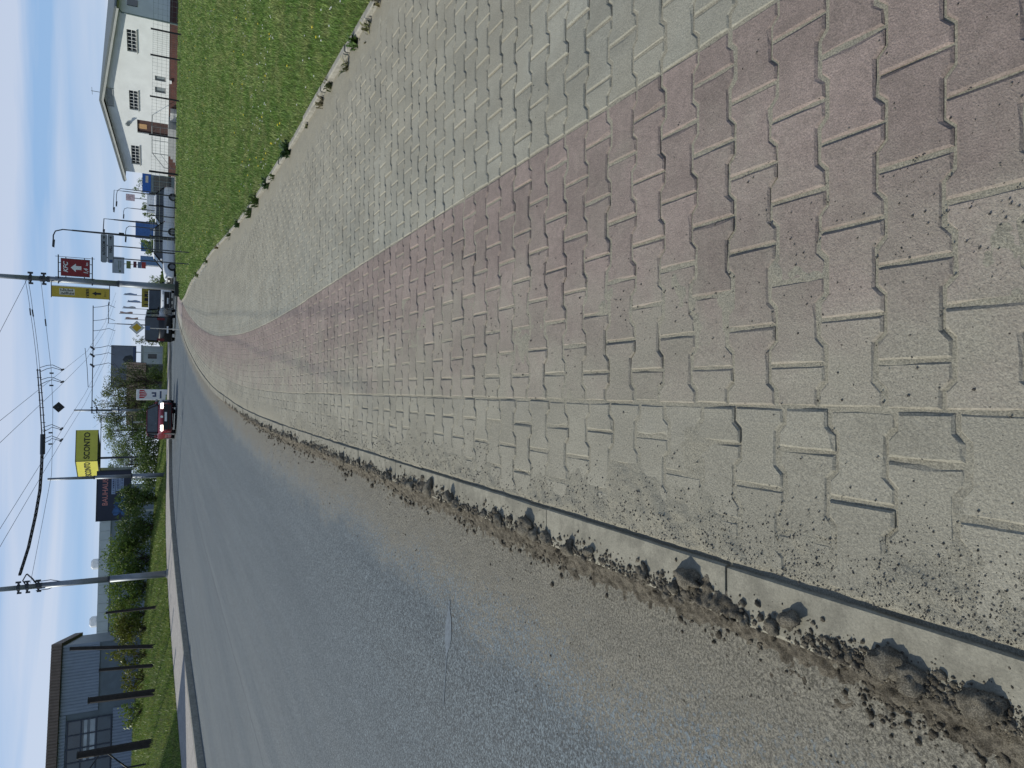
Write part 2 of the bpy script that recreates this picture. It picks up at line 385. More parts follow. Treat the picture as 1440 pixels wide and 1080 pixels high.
# ------------------------------------------------------------------ near kerb
kerb = struct(bpy.data.objects.new('kerb', None)); COL.objects.link(kerb)
yk = .2; n = 0; ks = [.2, 1.45, 2.45, 3.52]
while ks[-1] < 70: ks.append(ks[-1] + (1.0 if ks[-1] < 30 else 2.0))
for a, b in zip(ks[:-1], ks[1:]):
    g = .004; mb = MB(); jx = random.uniform(-.003, .003); jz = random.uniform(-.003, .004)
    # profile: (offset left of the inner edge, height)
    prof = [(0, -.25), (0, .006), (.004, .012), (KW - .016, .010), (KW - .006, .004), (KW, -.010), (KW + .012, -.25)]
    rings = []; st = 6
    for i in range(st + 1):
        y = a + g + (b - a - 2 * g) * i / st; x0 = float(Rc(y)) + jx; z0 = float(zt(y)) + jz
        rings.append([(x0 - o - (random.uniform(-.0015, .0015) if 0 < k < 6 else 0), y, z0 + h) for k, (o, h) in enumerate(prof)])
    rings = [r[::-1] for r in rings]
    mb.loft(rings); mb.build('kerbstone', mKERB, kerb)

# ------------------------------------------------------------------ pavers
def offset_poly(P, d):
    out = []; n = len(P)
    for i in range(n):
        a, b, c = Vector(P[i-1]), Vector(P[i]), Vector(P[(i+1) % n])
        e1 = (b - a).normalized(); e2 = (c - b).normalized(); n1 = Vector((-e1.y, e1.x)); n2 = Vector((-e2.y, e2.x))
        k = (n1 + n2); k = k / max(k.dot(n1), .3); out.append(tuple(b + k * d))
    return out
PL = .206; PH = .170 / 2; PWA = .127 / 2; ROWP = .1487; GAP = .0042
def outline(kind):
    L = PL; a, b, c, d = .20*L, .30*L, .70*L, .80*L
    if kind == 'full': up = [(0, PH), (a, PH), (b, PWA), (c, PWA), (d, PH), (L, PH)]
    elif kind == 'half_in': up = [(0, PWA), (c - L/2, PWA), (d - L/2, PH), (L/2, PH)]      # waist on the left edge
    else: up = [(0, PH), (a, PH), (b, PWA), (L/2, PWA)]                                     # waist on the right edge
    return [(x, -w) for x, w in up] + [(x, w) for x, w in reversed(up)]
def paver_mesh(kind, mat, name, seed=0):
    rg = random.Random(seed); P = outline(kind); Q = []
    for i in range(len(P)):                                   # extra points on the long edges so that edges can be worn
        a, b = P[i], P[(i + 1) % len(P)]; Q.append(a)
        if math.dist(a, b) > .07: Q.append(((a[0] + b[0]) / 2, (a[1] + b[1]) / 2))
    P = Q; A = offset_poly(P, GAP); B = offset_poly(P, GAP + .0055)
    B = [(x + rg.gauss(0, .0011), y + rg.gauss(0, .0011)) for x, y in B]
    if rg.random() < .6:
        k = rg.randrange(len(B)); m = rg.uniform(.05, .13); B[k] = (B[k][0] * (1 - m) + PL / 2 * m, B[k][1] * (1 - m))
    n = len(P); vs = [(x, y, -.03) for x, y in A] + [(x, y, -.0045) for x, y in A] + [(x, y, 0) for x, y in B]
    fs = [tuple(range(2*n, 3*n))]
    for k in range(2):
        for i in range(n): fs.append((k*n+i, k*n+(i+1)%n, k*n+n+(i+1)%n, k*n+n+i))
    me = bpy.data.meshes.new(name); me.from_pydata(vs, [], fs); me.materials.append(mat); me.update(); return me
XJ = -.032; XB = XJ + 5 * PL                     # joint between edge strip and red strip; red / grey border
def cshift(Y): return np.where(np.asarray(Y) > 8, Rc(Y) + .46, 0.)
def strip_spots(x_start, cols, y0, y1, yo=0.):
    """every paver of a strip: (kind, x left, y centre)"""
    out = []; j0 = int(math.ceil((y0 - 1.0545) / ROWP)); j1 = int((y1 - 1.0545) / ROWP)
    for j in range(j0, j1 + 1):
        y = 1.0545 + yo + j * ROWP
        if j % 2 == 0:
            for c in range(cols): out.append(('full', x_start + c * PL, y))
        else:
            out.append(('half_in', x_start, y))
            for c in range(cols - 1): out.append(('full', x_start + PL/2 + c * PL, y))
            out.append(('half_out', x_start + (cols - .5) * PL, y))
    return out
def xmax_frame(y): return .48 + .475 * y + .12
def lay(name, mat, x_start, cols, y0, yend, label):
    root = struct(bpy.data.objects.new(name, None)); COL.objects.link(root)
    spots = [s for s in strip_spots(x_start, cols, y0, yend, .028 if x_start > -.1 else 0.) if s[1] < xmax_frame(s[2]) + .1]
    if cols > 6: spots = [s for s in spots if s[1] + (PL if s[0] == 'full' else PL/2) < float(Kc(s[2])) - float(cshift(s[2])) + .02]
    spots.sort(key=lambda s: s[2]); me = {k: [paver_mesh(k, mat, 'paver', j * 3 + len(k)) for j in range(8 if k == 'full' else 3)] for k in ('full', 'half_in', 'half_out')}
    V = []; F = []; no = 0
    for i, (k, x, y) in enumerate(spots):
        c = float(cshift(y)); z = float(zt(y)) + random.gauss(0, .0008); tx, ty = random.gauss(0, .006), random.gauss(0, .006)
        dx, dy, rz = random.gauss(0, .0012), random.gauss(0, .0012), random.gauss(0, .004)
        if i < 298:
            o = link('paver', random.choice(me[k]), root, (x + c + dx, y + dy, z), (tx, ty, rz))
        else:
            m = random.choice(me[k]); vv = np.array([v.co for v in m.vertices]); slope = float((zt(y + .1) - zt(y - .1)) / .2); sh = float((cshift(y + .1) - cshift(y - .1)) / .2)
            w = vv.copy(); w[:, 0] += x + c + dx + sh * vv[:, 1]; w[:, 1] += y + dy; w[:, 2] += z + slope * vv[:, 1] + tx * vv[:, 1] - ty * vv[:, 0]
            V.append(w); F += [tuple(a + no for a in p.vertices) for p in m.polygons]; no += len(w)
    if V:
        mm = bpy.data.meshes.new('pavers'); mm.from_pydata(np.concatenate(V).tolist(), [], F); mm.materials.append(mat); mm.update()
        o = link('pavers', mm, root); o['kind'] = 'stuff'
    return root
lay('kerbside_paving', mEDG, XJ - 2 * PL, 2, .45, 39, '')
lay('red_cycle_path', mRED, XJ, 5, .45, 39, '')
lay('grey_footpath', mGRY, XB, 13, .9, 39, '')

# sand in the joints: a relief sheet that stays below the paver tops except where dirt has drifted over them
def sand_z(X, Y):
    xs = X - cshift(Y)
    z = -.0054 + (fbm(X*7, Y*7, 3, 3) - .5) * .009
    kb = fbm(X*3.1, Y*3.1, 4, 21); fine = fbm(X*26, Y*26, 3, 33)
    edge = np.clip((-.275 + (kb - .5) * .42 - xs) / .13, 0, 1)                     # drift along the kerb
    z = z + edge * (.0085 + (fine - .5) * .012 + (kb - .5) * .010)
    mid = np.clip(1 - np.abs(xs - .30 - (kb - .5) * .3) / .17, 0, 1) * np.clip((fbm(X*4.3, Y*4.3, 3, 8) - .50) * 6, 0, 1)
    z = z + mid * (.0040 + (fine - .5) * .003) + np.clip((.55 - xs) / .5, 0, 1) * .0015
    gk = np.clip((xs - (Kc(Y) - cshift(Y)) + .42 + (kb - .5) * .4) / .3, 0, 1)      # drift along the lawn edging
    z = np.where(X - Rc(Y) < .007, np.minimum(z, -.004), z)
    return zt(Y) + z + gk * .012 + (fine - .5) * .003
def sand_sheet(y0, y1, cell, name):
    ya = np.arange(y0, y1 + cell * .5, cell); nx = int((2.95 + .47) / cell)
    u = np.linspace(0, 1, nx); UU, YY = np.meshgrid(u, ya)
    x0 = Rc(YY) - .004; x1 = Kc(YY) + .03; XX = x0 + UU * (x1 - x0)
    o = link(name, grid(name, XX, YY, sand_z(XX, YY), mSAND)); return tag(o, 'beige sand and dust between and over the pavers', 'sand', kind='stuff')
sand_sheet(.3, 4.0, .010, 'sand'); sand_sheet(4.0, 10.0, .022, 'sand'); sand_sheet(10.0, 24.2, .06, 'sand')
ya = np.concatenate([np.arange(24.2, 46, .5)]); UU, YY = np.meshgrid(np.linspace(0, 1, 30), ya)
x0 = Rc(YY); x1 = np.maximum(Kc(YY) + .03, x0 + .2); XX = x0 + UU * (x1 - x0)
struct(link('pavement', grid('pavement', XX, YY, zt(YY) - .006 + 0 * XX, mFAR, {'q': XX - x0, 'wid': x1 - x0})))

# ------------------------------------------------------------------ lawn edging and lawn
edg = struct(bpy.data.objects.new('lawn_edging', None)); COL.objects.link(edg)
y = 2.0
while y < 43:
    g = .006; mb = MB(); rings = []; dz = random.uniform(-.012, .012); dx = random.uniform(-.008, .008)
    for i in range(5):
        yy = y + g + (1 - 2*g) * i / 4; x0 = float(Kc(yy)) + dx; z0 = float(zt(yy)) + dz
        rings.append([(x0 + o, yy, z0 + h) for o, h in [(0, -.1), (.002, .042), (.012, .050), (.062, .050), (.072, .043), (.074, -.1)]])
    mb.loft(rings); mb.build('edging_stone', mKERB2, edg); y += 1.0
def lawn_z(X, Y):
    d = np.clip((X - Kc(Y)) / 1.2, 0, 1)
    return zt(Y) + .02 + .03 * d + (fbm(X*.8, Y*.8, 3, 9) - .5) * .08 * d
ya = np.concatenate([np.arange(-3, 20, .5), np.arange(20, 52.1, 1.)]); UU, YY = np.meshgrid(np.linspace(0, 1, 60) ** 2, ya)
x0 = Kc(YY) + .05; XX = x0 + UU * (90 - x0)
struct(link('lawn', grid('lawn', XX, YY, lawn_z(XX, YY), mLAWN)))

def blades(name, X, Y, Z, Hh, Wd, mat, lean=.5):
    n = len(X); a = RNG.uniform(0, 2*PI, n); b = RNG.uniform(0, 2*PI, n); l = Hh * RNG.uniform(.1, lean, n)
    dx, dy = np.cos(a) * Wd / 2, np.sin(a) * Wd / 2
    V = np.empty((n, 3, 3)); V[:,0] = np.stack([X - dx, Y - dy, Z], 1); V[:,1] = np.stack([X + dx, Y + dy, Z], 1); V[:,2] = np.stack([X + np.cos(b)*l, Y + np.sin(b)*l, Z + Hh], 1)
    return np_mesh(name, V.reshape(-1, 3), np.arange(3*n).reshape(n, 3), mat)
# density falls off with distance, blades widen to match
N = 280000
D = 4.5 * (62 / 4.5) ** (RNG.random(N) ** 0.82); az = R_(4) + RNG.random(N) * R_(28)
X = D * np.sin(az); Y = D * np.cos(az)
k = (X > Kc(Y) + .075 - .03 * RNG.random(N)) & (Y < 52); X, Y, D = X[k], Y[k], D[k]
cl = fbm(X*1.3, Y*1.3, 3, 41); Hh = (.022 + .045 * RNG.random(len(X))) * (.5 + 1.1 * cl) * np.clip(.6 + .05 * D, .8, 1.6)
o = link('grass', blades('grass', X, Y, lawn_z(X, Y) - .004, Hh, np.clip(.0011 * D, .005, .05), mBLADE, .9)); tag(o, 'short green grass of the lawn beside the footpath', 'grass', kind='stuff')
# daisies and dandelions: tiny heads among the blades
def heads(n, col, name, label, r0, seed):
    rg = np.random.default_rng(seed); D = 5 * (48 / 5) ** rg.random(n * 4); az = R_(5) + rg.random(n * 4) * R_(26); X = D*np.sin(az); Y = D*np.cos(az)
    k = (X > Kc(Y) + .2) & (fbm(X*.5, Y*.5, 2, seed) > .5); X, Y, D = X[k][:n], Y[k][:n], D[k][:n]; mb = MB()
    for x, y, d in zip(X, Y, D):
        z = float(lawn_z(x, y)) + .05 + .03 * random.random(); r = r0 * (1 + .035 * d)
        mb.add([(x + r*math.cos(t*PI/3), y + r*math.sin(t*PI/3), z) for t in range(6)] + [(x, y, z + r*.5), (x, y, z - r*.4)],
               [(t, (t+1)%6, 6) for t in range(6)] + [((t+1)%6, t, 7) for t in range(6)])
    o = mb.build(name, col); tag(o, label, 'flowers', kind='stuff')
heads(260, pm('petal_white', (.62, .62, .58), .7), 'daisies', 'tiny white daisies scattered over the lawn', .009, 3)
heads(70, pm('petal_yellow', (.62, .50, .03), .7), 'dandelions', 'yellow dandelion heads scattered over the lawn', .014, 5)

# ------------------------------------------------------------------ left side: kerb, pavement, bank
lk = struct(bpy.data.objects.new('far_kerb', None)); COL.objects.link(lk)
ya = list(np.arange(6, 46, 2.0)) + list(np.arange(46, 110, 4.0))
for a, b in zip(ya[:-1], ya[1:]):
    mb = MB(); rings = []
    for i in range(4):
        yy = a + .006 + (b - a - .012) * i / 3; x0 = float(Lc(yy)); z0 = float(zroad(x0, yy))
        rings.append([(x0 - .15, yy, z0 - .2), (x0 + .02, yy, z0 - .2), (x0 + .005, yy, z0 + .17), (x0 - .012, yy, z0 + .19), (x0 - .15, yy, z0 + .195)])
    mb.loft(rings); mb.build('kerbstone', mKERB2, lk)
ys = np.concatenate([np.arange(6, 60, 1.), np.arange(60, 111, 3.)])
QQ, YY = np.meshgrid(np.linspace(.152, 2.7, 8), ys); XX = Lc(YY) - QQ
struct(link('far_pavement', grid('far_pavement', XX, YY, zbank(QQ, YY), mWALK)))
QQ, YY = np.meshgrid(np.concatenate([np.linspace(2.7, 12, 30), np.linspace(13, 110, 30)]), np.concatenate([np.arange(6, 60, 1.), np.arange(60, 160, 4.)])); XX = Lc(YY) - QQ
def bank_z(Q, Y): return zbank(Q, Y) + (fbm(Q*.7, Y*.7, 3, 61) - .5) * .16 * np.clip((Q - 2.7) / 2, 0, 1)
struct(link('grass_bank', grid('grass_bank', XX, YY, bank_z(QQ, YY), mBANK)))
N = 110000
Y = 15 + 75 * RNG.random(N) ** 1.4; Q = 2.7 + 17 * RNG.random(N) ** 1.7; X = Lc(Y) - Q
o = link('grass', blades('grass', X, Y, bank_z(Q, Y) - .01, (.05 + .12 * RNG.random(N)) * (.5 + fbm(X*.8, Y*.8, 3, 71)), np.clip(.0011 * Y, .02, .09), mBLADE2, .8)); tag(o, 'longer grass on the bank across the road', 'grass', kind='stuff')

# ------------------------------------------------------------------ buildings
# white house behind the lawn. local x runs along the facade left to right, local y into the house, z absolute
HB = .62
mRENDER = pm('white_render', (.66, .68, .67), .9, .05, 1.2, bump=.004, bscale=60); mPLINTH = pm('brown_plinth', (.085, .033, .026), .8, .2, 3)
mROOF = pm('grey_roof_sheet', (.12, .14, .145), .6, .1, 2); mSOFF = pm('soffit_board', (.36, .37, .35), .8, .08, 3); mFRAME = pm('window_frame_grey', (.20, .20, .19), .6, .1, 5)
mDOOR = pm('brown_door', (.055, .025, .020), .5, .15, 4); mCONC = pm('step_concrete', (.30, .31, .31), .9, .12, 4); mRAIL = pm('railing_grey', (.13, .15, .16), .5, .1, 5, .2)
house = thing('white_house', 'white rendered house with low gable, brown plinth and strip windows behind the fence', 'house', (16.76, 61.77, 0), R_(-57.98))
HL = 13.1; HD = 15.0
def wall_with_holes(mb, x0, x1, z0, z1, holes, y=0., t=.3, apex=None):
    """front wall at y..y+t made of pieces round rectangular holes (hx0,hx1,hz0,hz1)"""
    xs = sorted({x0, x1, *[h[0] for h in holes], *[h[1] for h in holes]}); zs = sorted({z0, z1, *[h[2] for h in holes], *[h[3] for h in holes]})
    for a, b in zip(xs[:-1], xs[1:]):
        for c, d in zip(zs[:-1], zs[1:]):
            if any(h[0] <= (a+b)/2 <= h[1] and h[2] <= (c+d)/2 <= h[3] for h in holes): continue
            mb.box(a, b, y, y + t, c, d)
wins = [(.8, 2.61, 3.61, 4.18), (5.83, 7.44, 3.50, 4.04), (10.48, 12.07, 3.41, 3.86)]
wins = [(a, b, 3.47, 4.02) for a, b, _, _ in wins]; door = (3.87, 5.05, 1.55, 3.57); smalls = [(7.65, 8.11, 1.73, 2.40), (8.61, 9.0, 1.73, 2.40)]
w = MB(); wall_with_holes(w, 0, HL, 1.52, 4.55, wins + [door] + smalls)
w.build('wall', mRENDER, house)
w = MB(); w.prism([(0, 4.552), (HL, 4.552), (HL/2, 5.55)], 0, .3); w.build('gable', mRENDER, house)
w = MB(); w.box(0, .3, .3, HD, 1.52, 4.55); w.box(HL - .3, HL, .302, HD, 1.52, 4.55); w.box(.3, HL - .3, HD - .3, HD, 1.52, 4.55); w.build('side_wall', mRENDER, house)
w = MB(); w.box(.03, HL - .03, .03, HD - .03, HB - .6, 1.518); w.build('plinth', mPLINTH, house)
for a, b, c, d in wins:
    f = MB(); f.box(a + .002, b - .002, .10, .16, c + .002, c + .06); f.box(a + .002, b - .002, .10, .16, d - .06, d - .002); f.box(a + .002, a + .06, .10, .16, c + .06, d - .06); f.box(b - .06, b - .002, .10, .16, c + .06, d - .06)
    fo = f.build('window', mFRAME, house)
    g = MB(); g.box(a - .06, b + .06, -.07, .098, c - .05, c - .003); g.build('sill', mSOFF, fo)
    g = MB(); g.box(a + .06, b - .06, .14, .15, c + .06, d - .06); g.build('pane', mGLASS, fo)
    g = MB(); nb = 6
    for i in range(1, nb): x = a + (b - a) * i / nb; g.box(x - .012, x + .012, .05, .07, c + .005, d - .005)
    g.box(a + .003, b - .003, .072, .09, (c + d)/2 - .012, (c + d)/2 + .012); g.build('window_grille', mWHITE, fo)
for a, b, c, d in smalls:
    f = MB(); f.box(a + .002, b - .002, .05, .12, c + .002, c + .06); f.box(a + .002, b - .002, .05, .12, d - .06, d - .002); f.box(a + .002, a + .06, .05, .12, c + .06, d - .06); f.box(b - .06, b - .002, .05, .12, c + .06, d - .06)
    fo = f.build('window', mFRAME, house); g = MB(); g.box(a + .06, b - .06, .09, .1, c + .06, d - .06); g.build('pane', mGLASS if a > 7.9 and a < 8.5 else M_('pale_pane', (.22, .25, .26), .2), fo)
f = MB(); f.box(door[0] + .002, door[1] - .002, .12, .18, door[2], door[3] - .002); dr = f.build('door', mDOOR, house)
f = MB(); f.box(4.2, 4.62, .105, .118, 2.95, 3.5); f.build('door_pane', M_('door_amber_glass', (.42, .26, .13), .3), dr)
f = MB(); f.tube([(4.15, .08, 2.6), (4.15, .02, 2.6), (4.3, .02, 2.6)], .015, 6); f.build('handle', mSTEEL, dr)
# roof with overhang
ov = .55; fo = .45
for s in (-1, 1):
    r = MB(); x0 = HL/2; xe = -ov if s < 0 else HL + ov; ze = 4.62 + (-.08); zr = 5.72
    P = [(x0, zr), (xe, ze), (xe, ze + .10), (x0, zr + .12)] if s < 0 else [(x0, zr), (x0, zr + .12), (xe, ze + .10), (xe, ze)]
    r.prism(P, -fo, HD + .3); ro = r.build('roof', mROOF, house)
    # barge board and soffit
    q = MB(); P = [(x0, zr - .16), (xe, ze - .16), (xe, ze - .003), (x0, zr - .003)] if s < 0 else [(x0, zr - .16), (x0, zr - .003), (xe, ze - .003), (xe, ze - .16)]
    q.prism(P, -fo + .02, -fo + .05); q.build('barge_board', mSOFF, ro)
    q = MB(); xg = xe + (-.06 if s < 0 else .06); q.tube([(xg, -fo, ze), (xg, HD, ze)], .07, 8); q.build('gutter', mRAIL, ro)
q = MB(); q.tube([(HL + .35, -.05, 4.45), (HL + .1, -.07, 4.25), (HL + .06, -.07, HB)], .05, 8); q.build('downpipe', M_('downpipe_green_grey', (.15, .19, .18), .6), house)
q = MB()
for i in range(6): q.box(5.9, 7.3, -.05, -.012, 5.0 + i * .068, 5.04 + i * .068)
q.box(5.86, 5.9, -.06, -.003, 4.97, 5.42); q.box(7.3, 7.34, -.06, -.003, 4.97, 5.42); q.build('louvre', M_('louvre_grey', (.33, .35, .35), .6), house)
q = MB(); q.tube([(4.55, -.002, 4.2), (4.55, -.1, 4.2), (4.55, -.2, 4.16)], [.10, .16, .08], 10); q.tube([(4.55, -.2, 4.16), (4.72, -.3, 4.12)], [.05, .12], 8); q.build('wall_lamp', M_('lamp_grey', (.30, .32, .32), .4), house)
q = MB(); q.box(8.62, 8.86, -.1, -.003, 1.36, 1.5); q.build('meter_box', mWHITE, house)
# entrance steps, railing, air conditioner
st = MB(); st.box(3.2, 5.72, -1.3, -.002, HB - .5, 1.53)
for i in range(5): st.box(3.2 - .26 * (i + 1), 3.2 - .26 * i - .002, -1.3, -.002, HB - .5, 1.53 - .165 * (i + 1))
st.build('steps', mCONC, house)
rl = MB(); yb = -1.24
for x in (3.24, 4.45, 5.66): rl.tube([(x, yb, 1.53), (x, yb, 2.58)], .02, 6)
rl.tube([(5.66, -.02, 2.58), (5.66, yb, 2.58), (3.24, yb, 2.58), (1.95, yb, 1.78), (1.95, yb, .75)], .024, 6)
rl.tube([(5.66, yb, 2.05), (3.24, yb, 2.05), (1.95, yb, 1.25)], .014, 6); rl.build('railing', mRAIL, house)
q = MB(); q.box(5.8, 6.5, -.55, -.02, .84, .86)
for x in (5.8, 6.48): q.box(x, x + .03, -.55, -.02, .86, 1.42)
for i in range(5): q.box(5.83, 6.48, -.55, -.51, .89 + i * .11, .95 + i * .11)
q.box(5.831, 6.479, -.5, -.02, .87, 1.41); q.build('air_conditioner', M_('unit_white', (.55, .56, .55), .5), house)
# side wall windows on the shaded side
for k in range(3):
    y = 1.0 + k * 1.1; q = MB(); q.box(HL + .003, HL + .04, y, y + .7, 3.4, 4.0); q.build('window', mGLASS, house)
q = MB(); q.tube([(HL*.5, .4, 5.84), (HL*.5, .4, 6.35)], .02, 6); q.tube([(HL*.5 - .3, .4, 6.3), (HL*.5 + .3, .4, 6.3)], .012, 6); q.build('aerial', mRAIL, house)

# industrial hall on the left
mBLUE = pm('blue_grey_cladding', (.25, .29, .36), .5, .06, 1.5, 0, .4); mBLUE2 = pm('dark_lower_cladding', (.13, .16, .185), .5, .1, 1.5); mFASC = pm('brown_fascia', (.20, .15, .125), .7, .12, 3)
hall = thing('industrial_hall', 'blue grey clad hall with brown roof fascia and gridded window at the left edge', 'building', (-26.02, 55.17, 0), R_(14.35))
HX0, HX1 = -9.0, 8.45
w = MB(); w.box(HX0, HX1, .06, 14, 2.0, 7.9); w.build('wall', mBLUE2, hall)
for x0, x1, z0, z1, nm in [(4.0, HX1 + .05, 5.35, 7.55, 'cladding'), (HX0, 3.98, 7.22, 7.6, 'cladding'), (HX0, 3.98, 2.4, 4.45, 'cladding')]:
    w = MB(); nr = int((x1 - x0) / .2)
    for i in range(nr):
        a = x0 + (x1 - x0) * i / nr; b = x0 + (x1 - x0) * (i + 1) / nr; m = (b - a)
        w.prism_y = None
        w.add([(a, .0, z0), (a + m*.3, -.05, z0), (a + m*.7, -.05, z0), (b, .0, z0), (a, .0, z1), (a + m*.3, -.05, z1), (a + m*.7, -.05, z1), (b, .0, z1)], [(0,1,5,4), (1,2,6,5), (2,3,7,6)])
    w.build(nm, mBLUE, hall)
w = MB(); nr = 90
for i in range(nr):
    a = HX0 - .1 + (HX1 + .35 - HX0) * i / nr; b = a + (HX1 + .35 - HX0) / nr; m = b - a
    w.add([(a, -.3, 7.62), (a + m*.35, -.36, 7.62), (a + m*.65, -.36, 7.62), (b, -.3, 7.62), (a, -.3, 8.22), (a + m*.35, -.36, 8.22), (a + m*.65, -.36, 8.22), (b, -.3, 8.22)], [(0,1,5,4), (1,2,6,5), (2,3,7,6)])
w.box(HX0 - .1, HX1 + .25, -.298, 14.2, 7.62, 8.2); w.build('roof_fascia', mFASC, hall)
wf = MB()
for x in [-1.6, -.75, .1, .95, 1.8, 2.65, 3.55]: wf.box(x - .04, x + .04, -.10, .04, 4.52, 7.18)
for z in (4.52, 5.4, 6.3, 7.1): wf.box(-1.64, 3.59, -.098, .038, z - .035, z + .045)
wo_ = wf.build('window', M_('frame_dark_blue', (.035, .045, .07), .5), hall)
mPAN = pm('hall_glass', (.035, .05, .065), .06, .3, .5, 0, .7); mBLIND = pm('hall_blind_pale', (.42, .46, .50), .3, .2, 1.2)
xs = [-1.6, -.75, .1, .95, 1.8, 2.65, 3.55]; zs = [4.52, 5.4, 6.3, 7.1]
for i in range(6):
    for j in range(3):
        p = MB(); p.box(xs[i] + .04, xs[i+1] - .04, -.03, -.02, zs[j] + .045, zs[j+1] - .035); p.build('pane', mPAN, wo_)
for z0, z1, x0 in ((5.95, 6.14, .9), (5.50, 5.78, 1.0)):  # pale blind strips laid over the panes
    p = MB(); p.box(x0, 3.5, -.036, -.031, z0, z1); p.build('blind', mBLIND, wo_)

# long pale warehouse behind the hedge
wh = thing('warehouse', 'long low pale warehouse with white roof edge above the hedge', 'building', (-30, 91, 0), R_(9))
w = MB(); w.box(-12, 19, 0, 30, 2, 7.0); w.build('wall', M_('warehouse_grey', (.20, .24, .28), .6, .06, 1), wh)
w = MB()
for i in range(31): w.box(-12.2 + i, -11.22 + i, -.2, 30.2, 7.0, 8.1 + .004 * (i % 2))
w.build('roof_edge', M_('pale_sheet', (.52, .55, .56), .5, .05, 1), wh)
for k in range(3):
    w = MB(); w.cbox((-3 + k * 6.5, 3, 8.6), (1.2, 1.0, .9), .2); w.build('roof_hood', mWHITE, wh)

# ------------------------------------------------------------------ fence on the lawn
fence = thing('wire_fence', 'low wire fence of dark posts across the lawn in front of the white house', 'fence', (0, 0, 0))
fp = [(21.9, 40.6), (19.1, 41.85), (17.93, 42.36), (15.98, 43.13), (14.09, 43.79), (12.19, 44.36), (10.39, 44.81), (9.0, 46.6), (8.6, 49.6)]
tops = []
for i, (x, y) in enumerate(fp):
    z = float(lawn_z(x, y)); p = MB(); h = 1.5 if i < 7 else 1.45
    p.box(x - .035, x + .035, y - .035, y + .035, z - .1, z + h); p.box(x - .042, x + .042, y - .042, y + .042, z + h, z + h + .015)
    p.build('post', mBLACK, fence); tops.append((x, y, z))
for (a, b) in zip(tops[:-1], tops[1:]):
    m = MB()
    for k in range(7):
        h = .08 + k * .22; m.tube([(a[0], a[1], a[2] + h), (b[0], b[1], b[2] + h)], .006, 4, False)
    n = 12
    for k in range(1, n):
        t = k / n; x = a[0] + (b[0]-a[0])*t; y = a[1] + (b[1]-a[1])*t; z = a[2] + (b[2]-a[2])*t; m.tube([(x, y, z + .06), (x, y, z + 1.42)], .004, 4, False)
    m.build('wire_mesh', M_('fence_wire', (.16, .19, .17), .5), fence)
fence2 = thing('rear_fence', 'farther row of thin black fence posts by the blue kiosk', 'fence', (0, 0, 0))
for (x, y) in [(12.9, 46.8), (11.9, 48.2), (10.9, 49.7), (10.2, 50.8)]:
    z = float(lawn_z(x, y)); p = MB(); p.box(x - .03, x + .03, y - .03, y + .03, z - .1, z + 1.55); p.build('post', mBLACK, fence2)
m = MB()
for k in range(4): m.tube([(12.9, 46.8, float(lawn_z(12.9, 46.8)) + .2 + k*.4), (10.2, 50.8, float(lawn_z(10.2, 50.8)) + .2 + k*.4)], .006, 4, False)
m.build('wire_mesh', M_('fence_wire', (.16, .19, .17), .5), fence2)

# ------------------------------------------------------------------ masts and overhead line
def mast(name, label, x, y, z, h, r0, r1, lean=(0, 0), group='overhead line masts'):
    o = thing(name, label, 'mast', (x, y, z), 0, group); m = MB()
    lx, ly = lean; P = lambda t: (lx * t, ly * t, h * t)
    m.tube([P(0), P(.30)], [r0, r0 * .97], 14); m.tube([P(.301), P(.62)], [r0 * .86, r0 * .83], 14); m.tube([P(.621), P(1)], [r0 * .72, r1], 14); m.build('pole', mSTEEL, o, True)
    for t, r in ((.301, r0 * .98), (.621, r0 * .87)): c = MB(); c.tube([(lx*t, ly*t, h*t - .04), (lx*t, ly*t, h*t + .05)], r, 14); c.build('collar', mDARKST, o)
    b = MB(); b.tube([(0, 0, -.3), (0, 0, .12)], r0 * 1.35, 12); b.build('base', mCONC, o); return o
def clamp(parent, z, r, name='clamp', extra=True):
    m = MB(); m.tube([(0, 0, z - .06), (0, 0, z + .06)], r * 1.25, 12)
    if extra: m.box(-.26, .26, -.05, .05, z - .04, z + .04); m.tube([(.26, 0, z - .10), (.26, 0, z + .12)], .05, 6); m.tube([(-.26, 0, z - .12), (-.26, 0, z + .06)], .05, 6)
    m.build(name, mWIRE, parent)
mk = mast('mast', 'thick grey mast carrying a red and a yellow sign at the lawn corner', 5.41, 41.65, .80, 9.6, .17, .10)
for z in (6.7, 6.25, 6.15, 5.95): clamp(mk, z, .12, extra=z in (6.7, 6.15))
m1 = mast('mast', 'grey mast with insulator brackets on the bank beside dark posts', -9.63, 40.88, float(bank_z(np.array(-9.63 * -1 + float(Lc(40.88))), 40.88)) - .05, 9.0, .17, .10)
for z in (5.7, 6.15, 6.5): clamp(m1, z, .12)
b = MB(); b.tube([(.0, 0, 5.7), (.42, -.1, 5.95), (.48, .62, 6.25)], .035, 6); b.tube([(0, 0, 6.15), (.3, .1, 6.35), (.48, .62, 6.28)], .03, 6)
b.tube([(-.05, 0, 4.9), (-.2, 0, 5.3), (-.22, 0, 5.8)], .02, 6); b.tube([(.1, 0, 4.7), (.24, 0, 5.2), (.2, 0, 5.9)], .02, 6); b.build('bracket', mWIRE, m1)
m2 = mast('mast', 'slim grey mast standing in front of the yellow cube sign', -6.2, 56.66, float(zbank(3.2, 56.66)) - .1, 7.2, .15, .085)
m3_ = mast('mast', 'distant mast behind the oncoming red car', -2.18, 79.97, 1.05, 8.4, .15, .09)
for z in (6.9, 6.5, 4.6): clamp(m3_, z, .11)

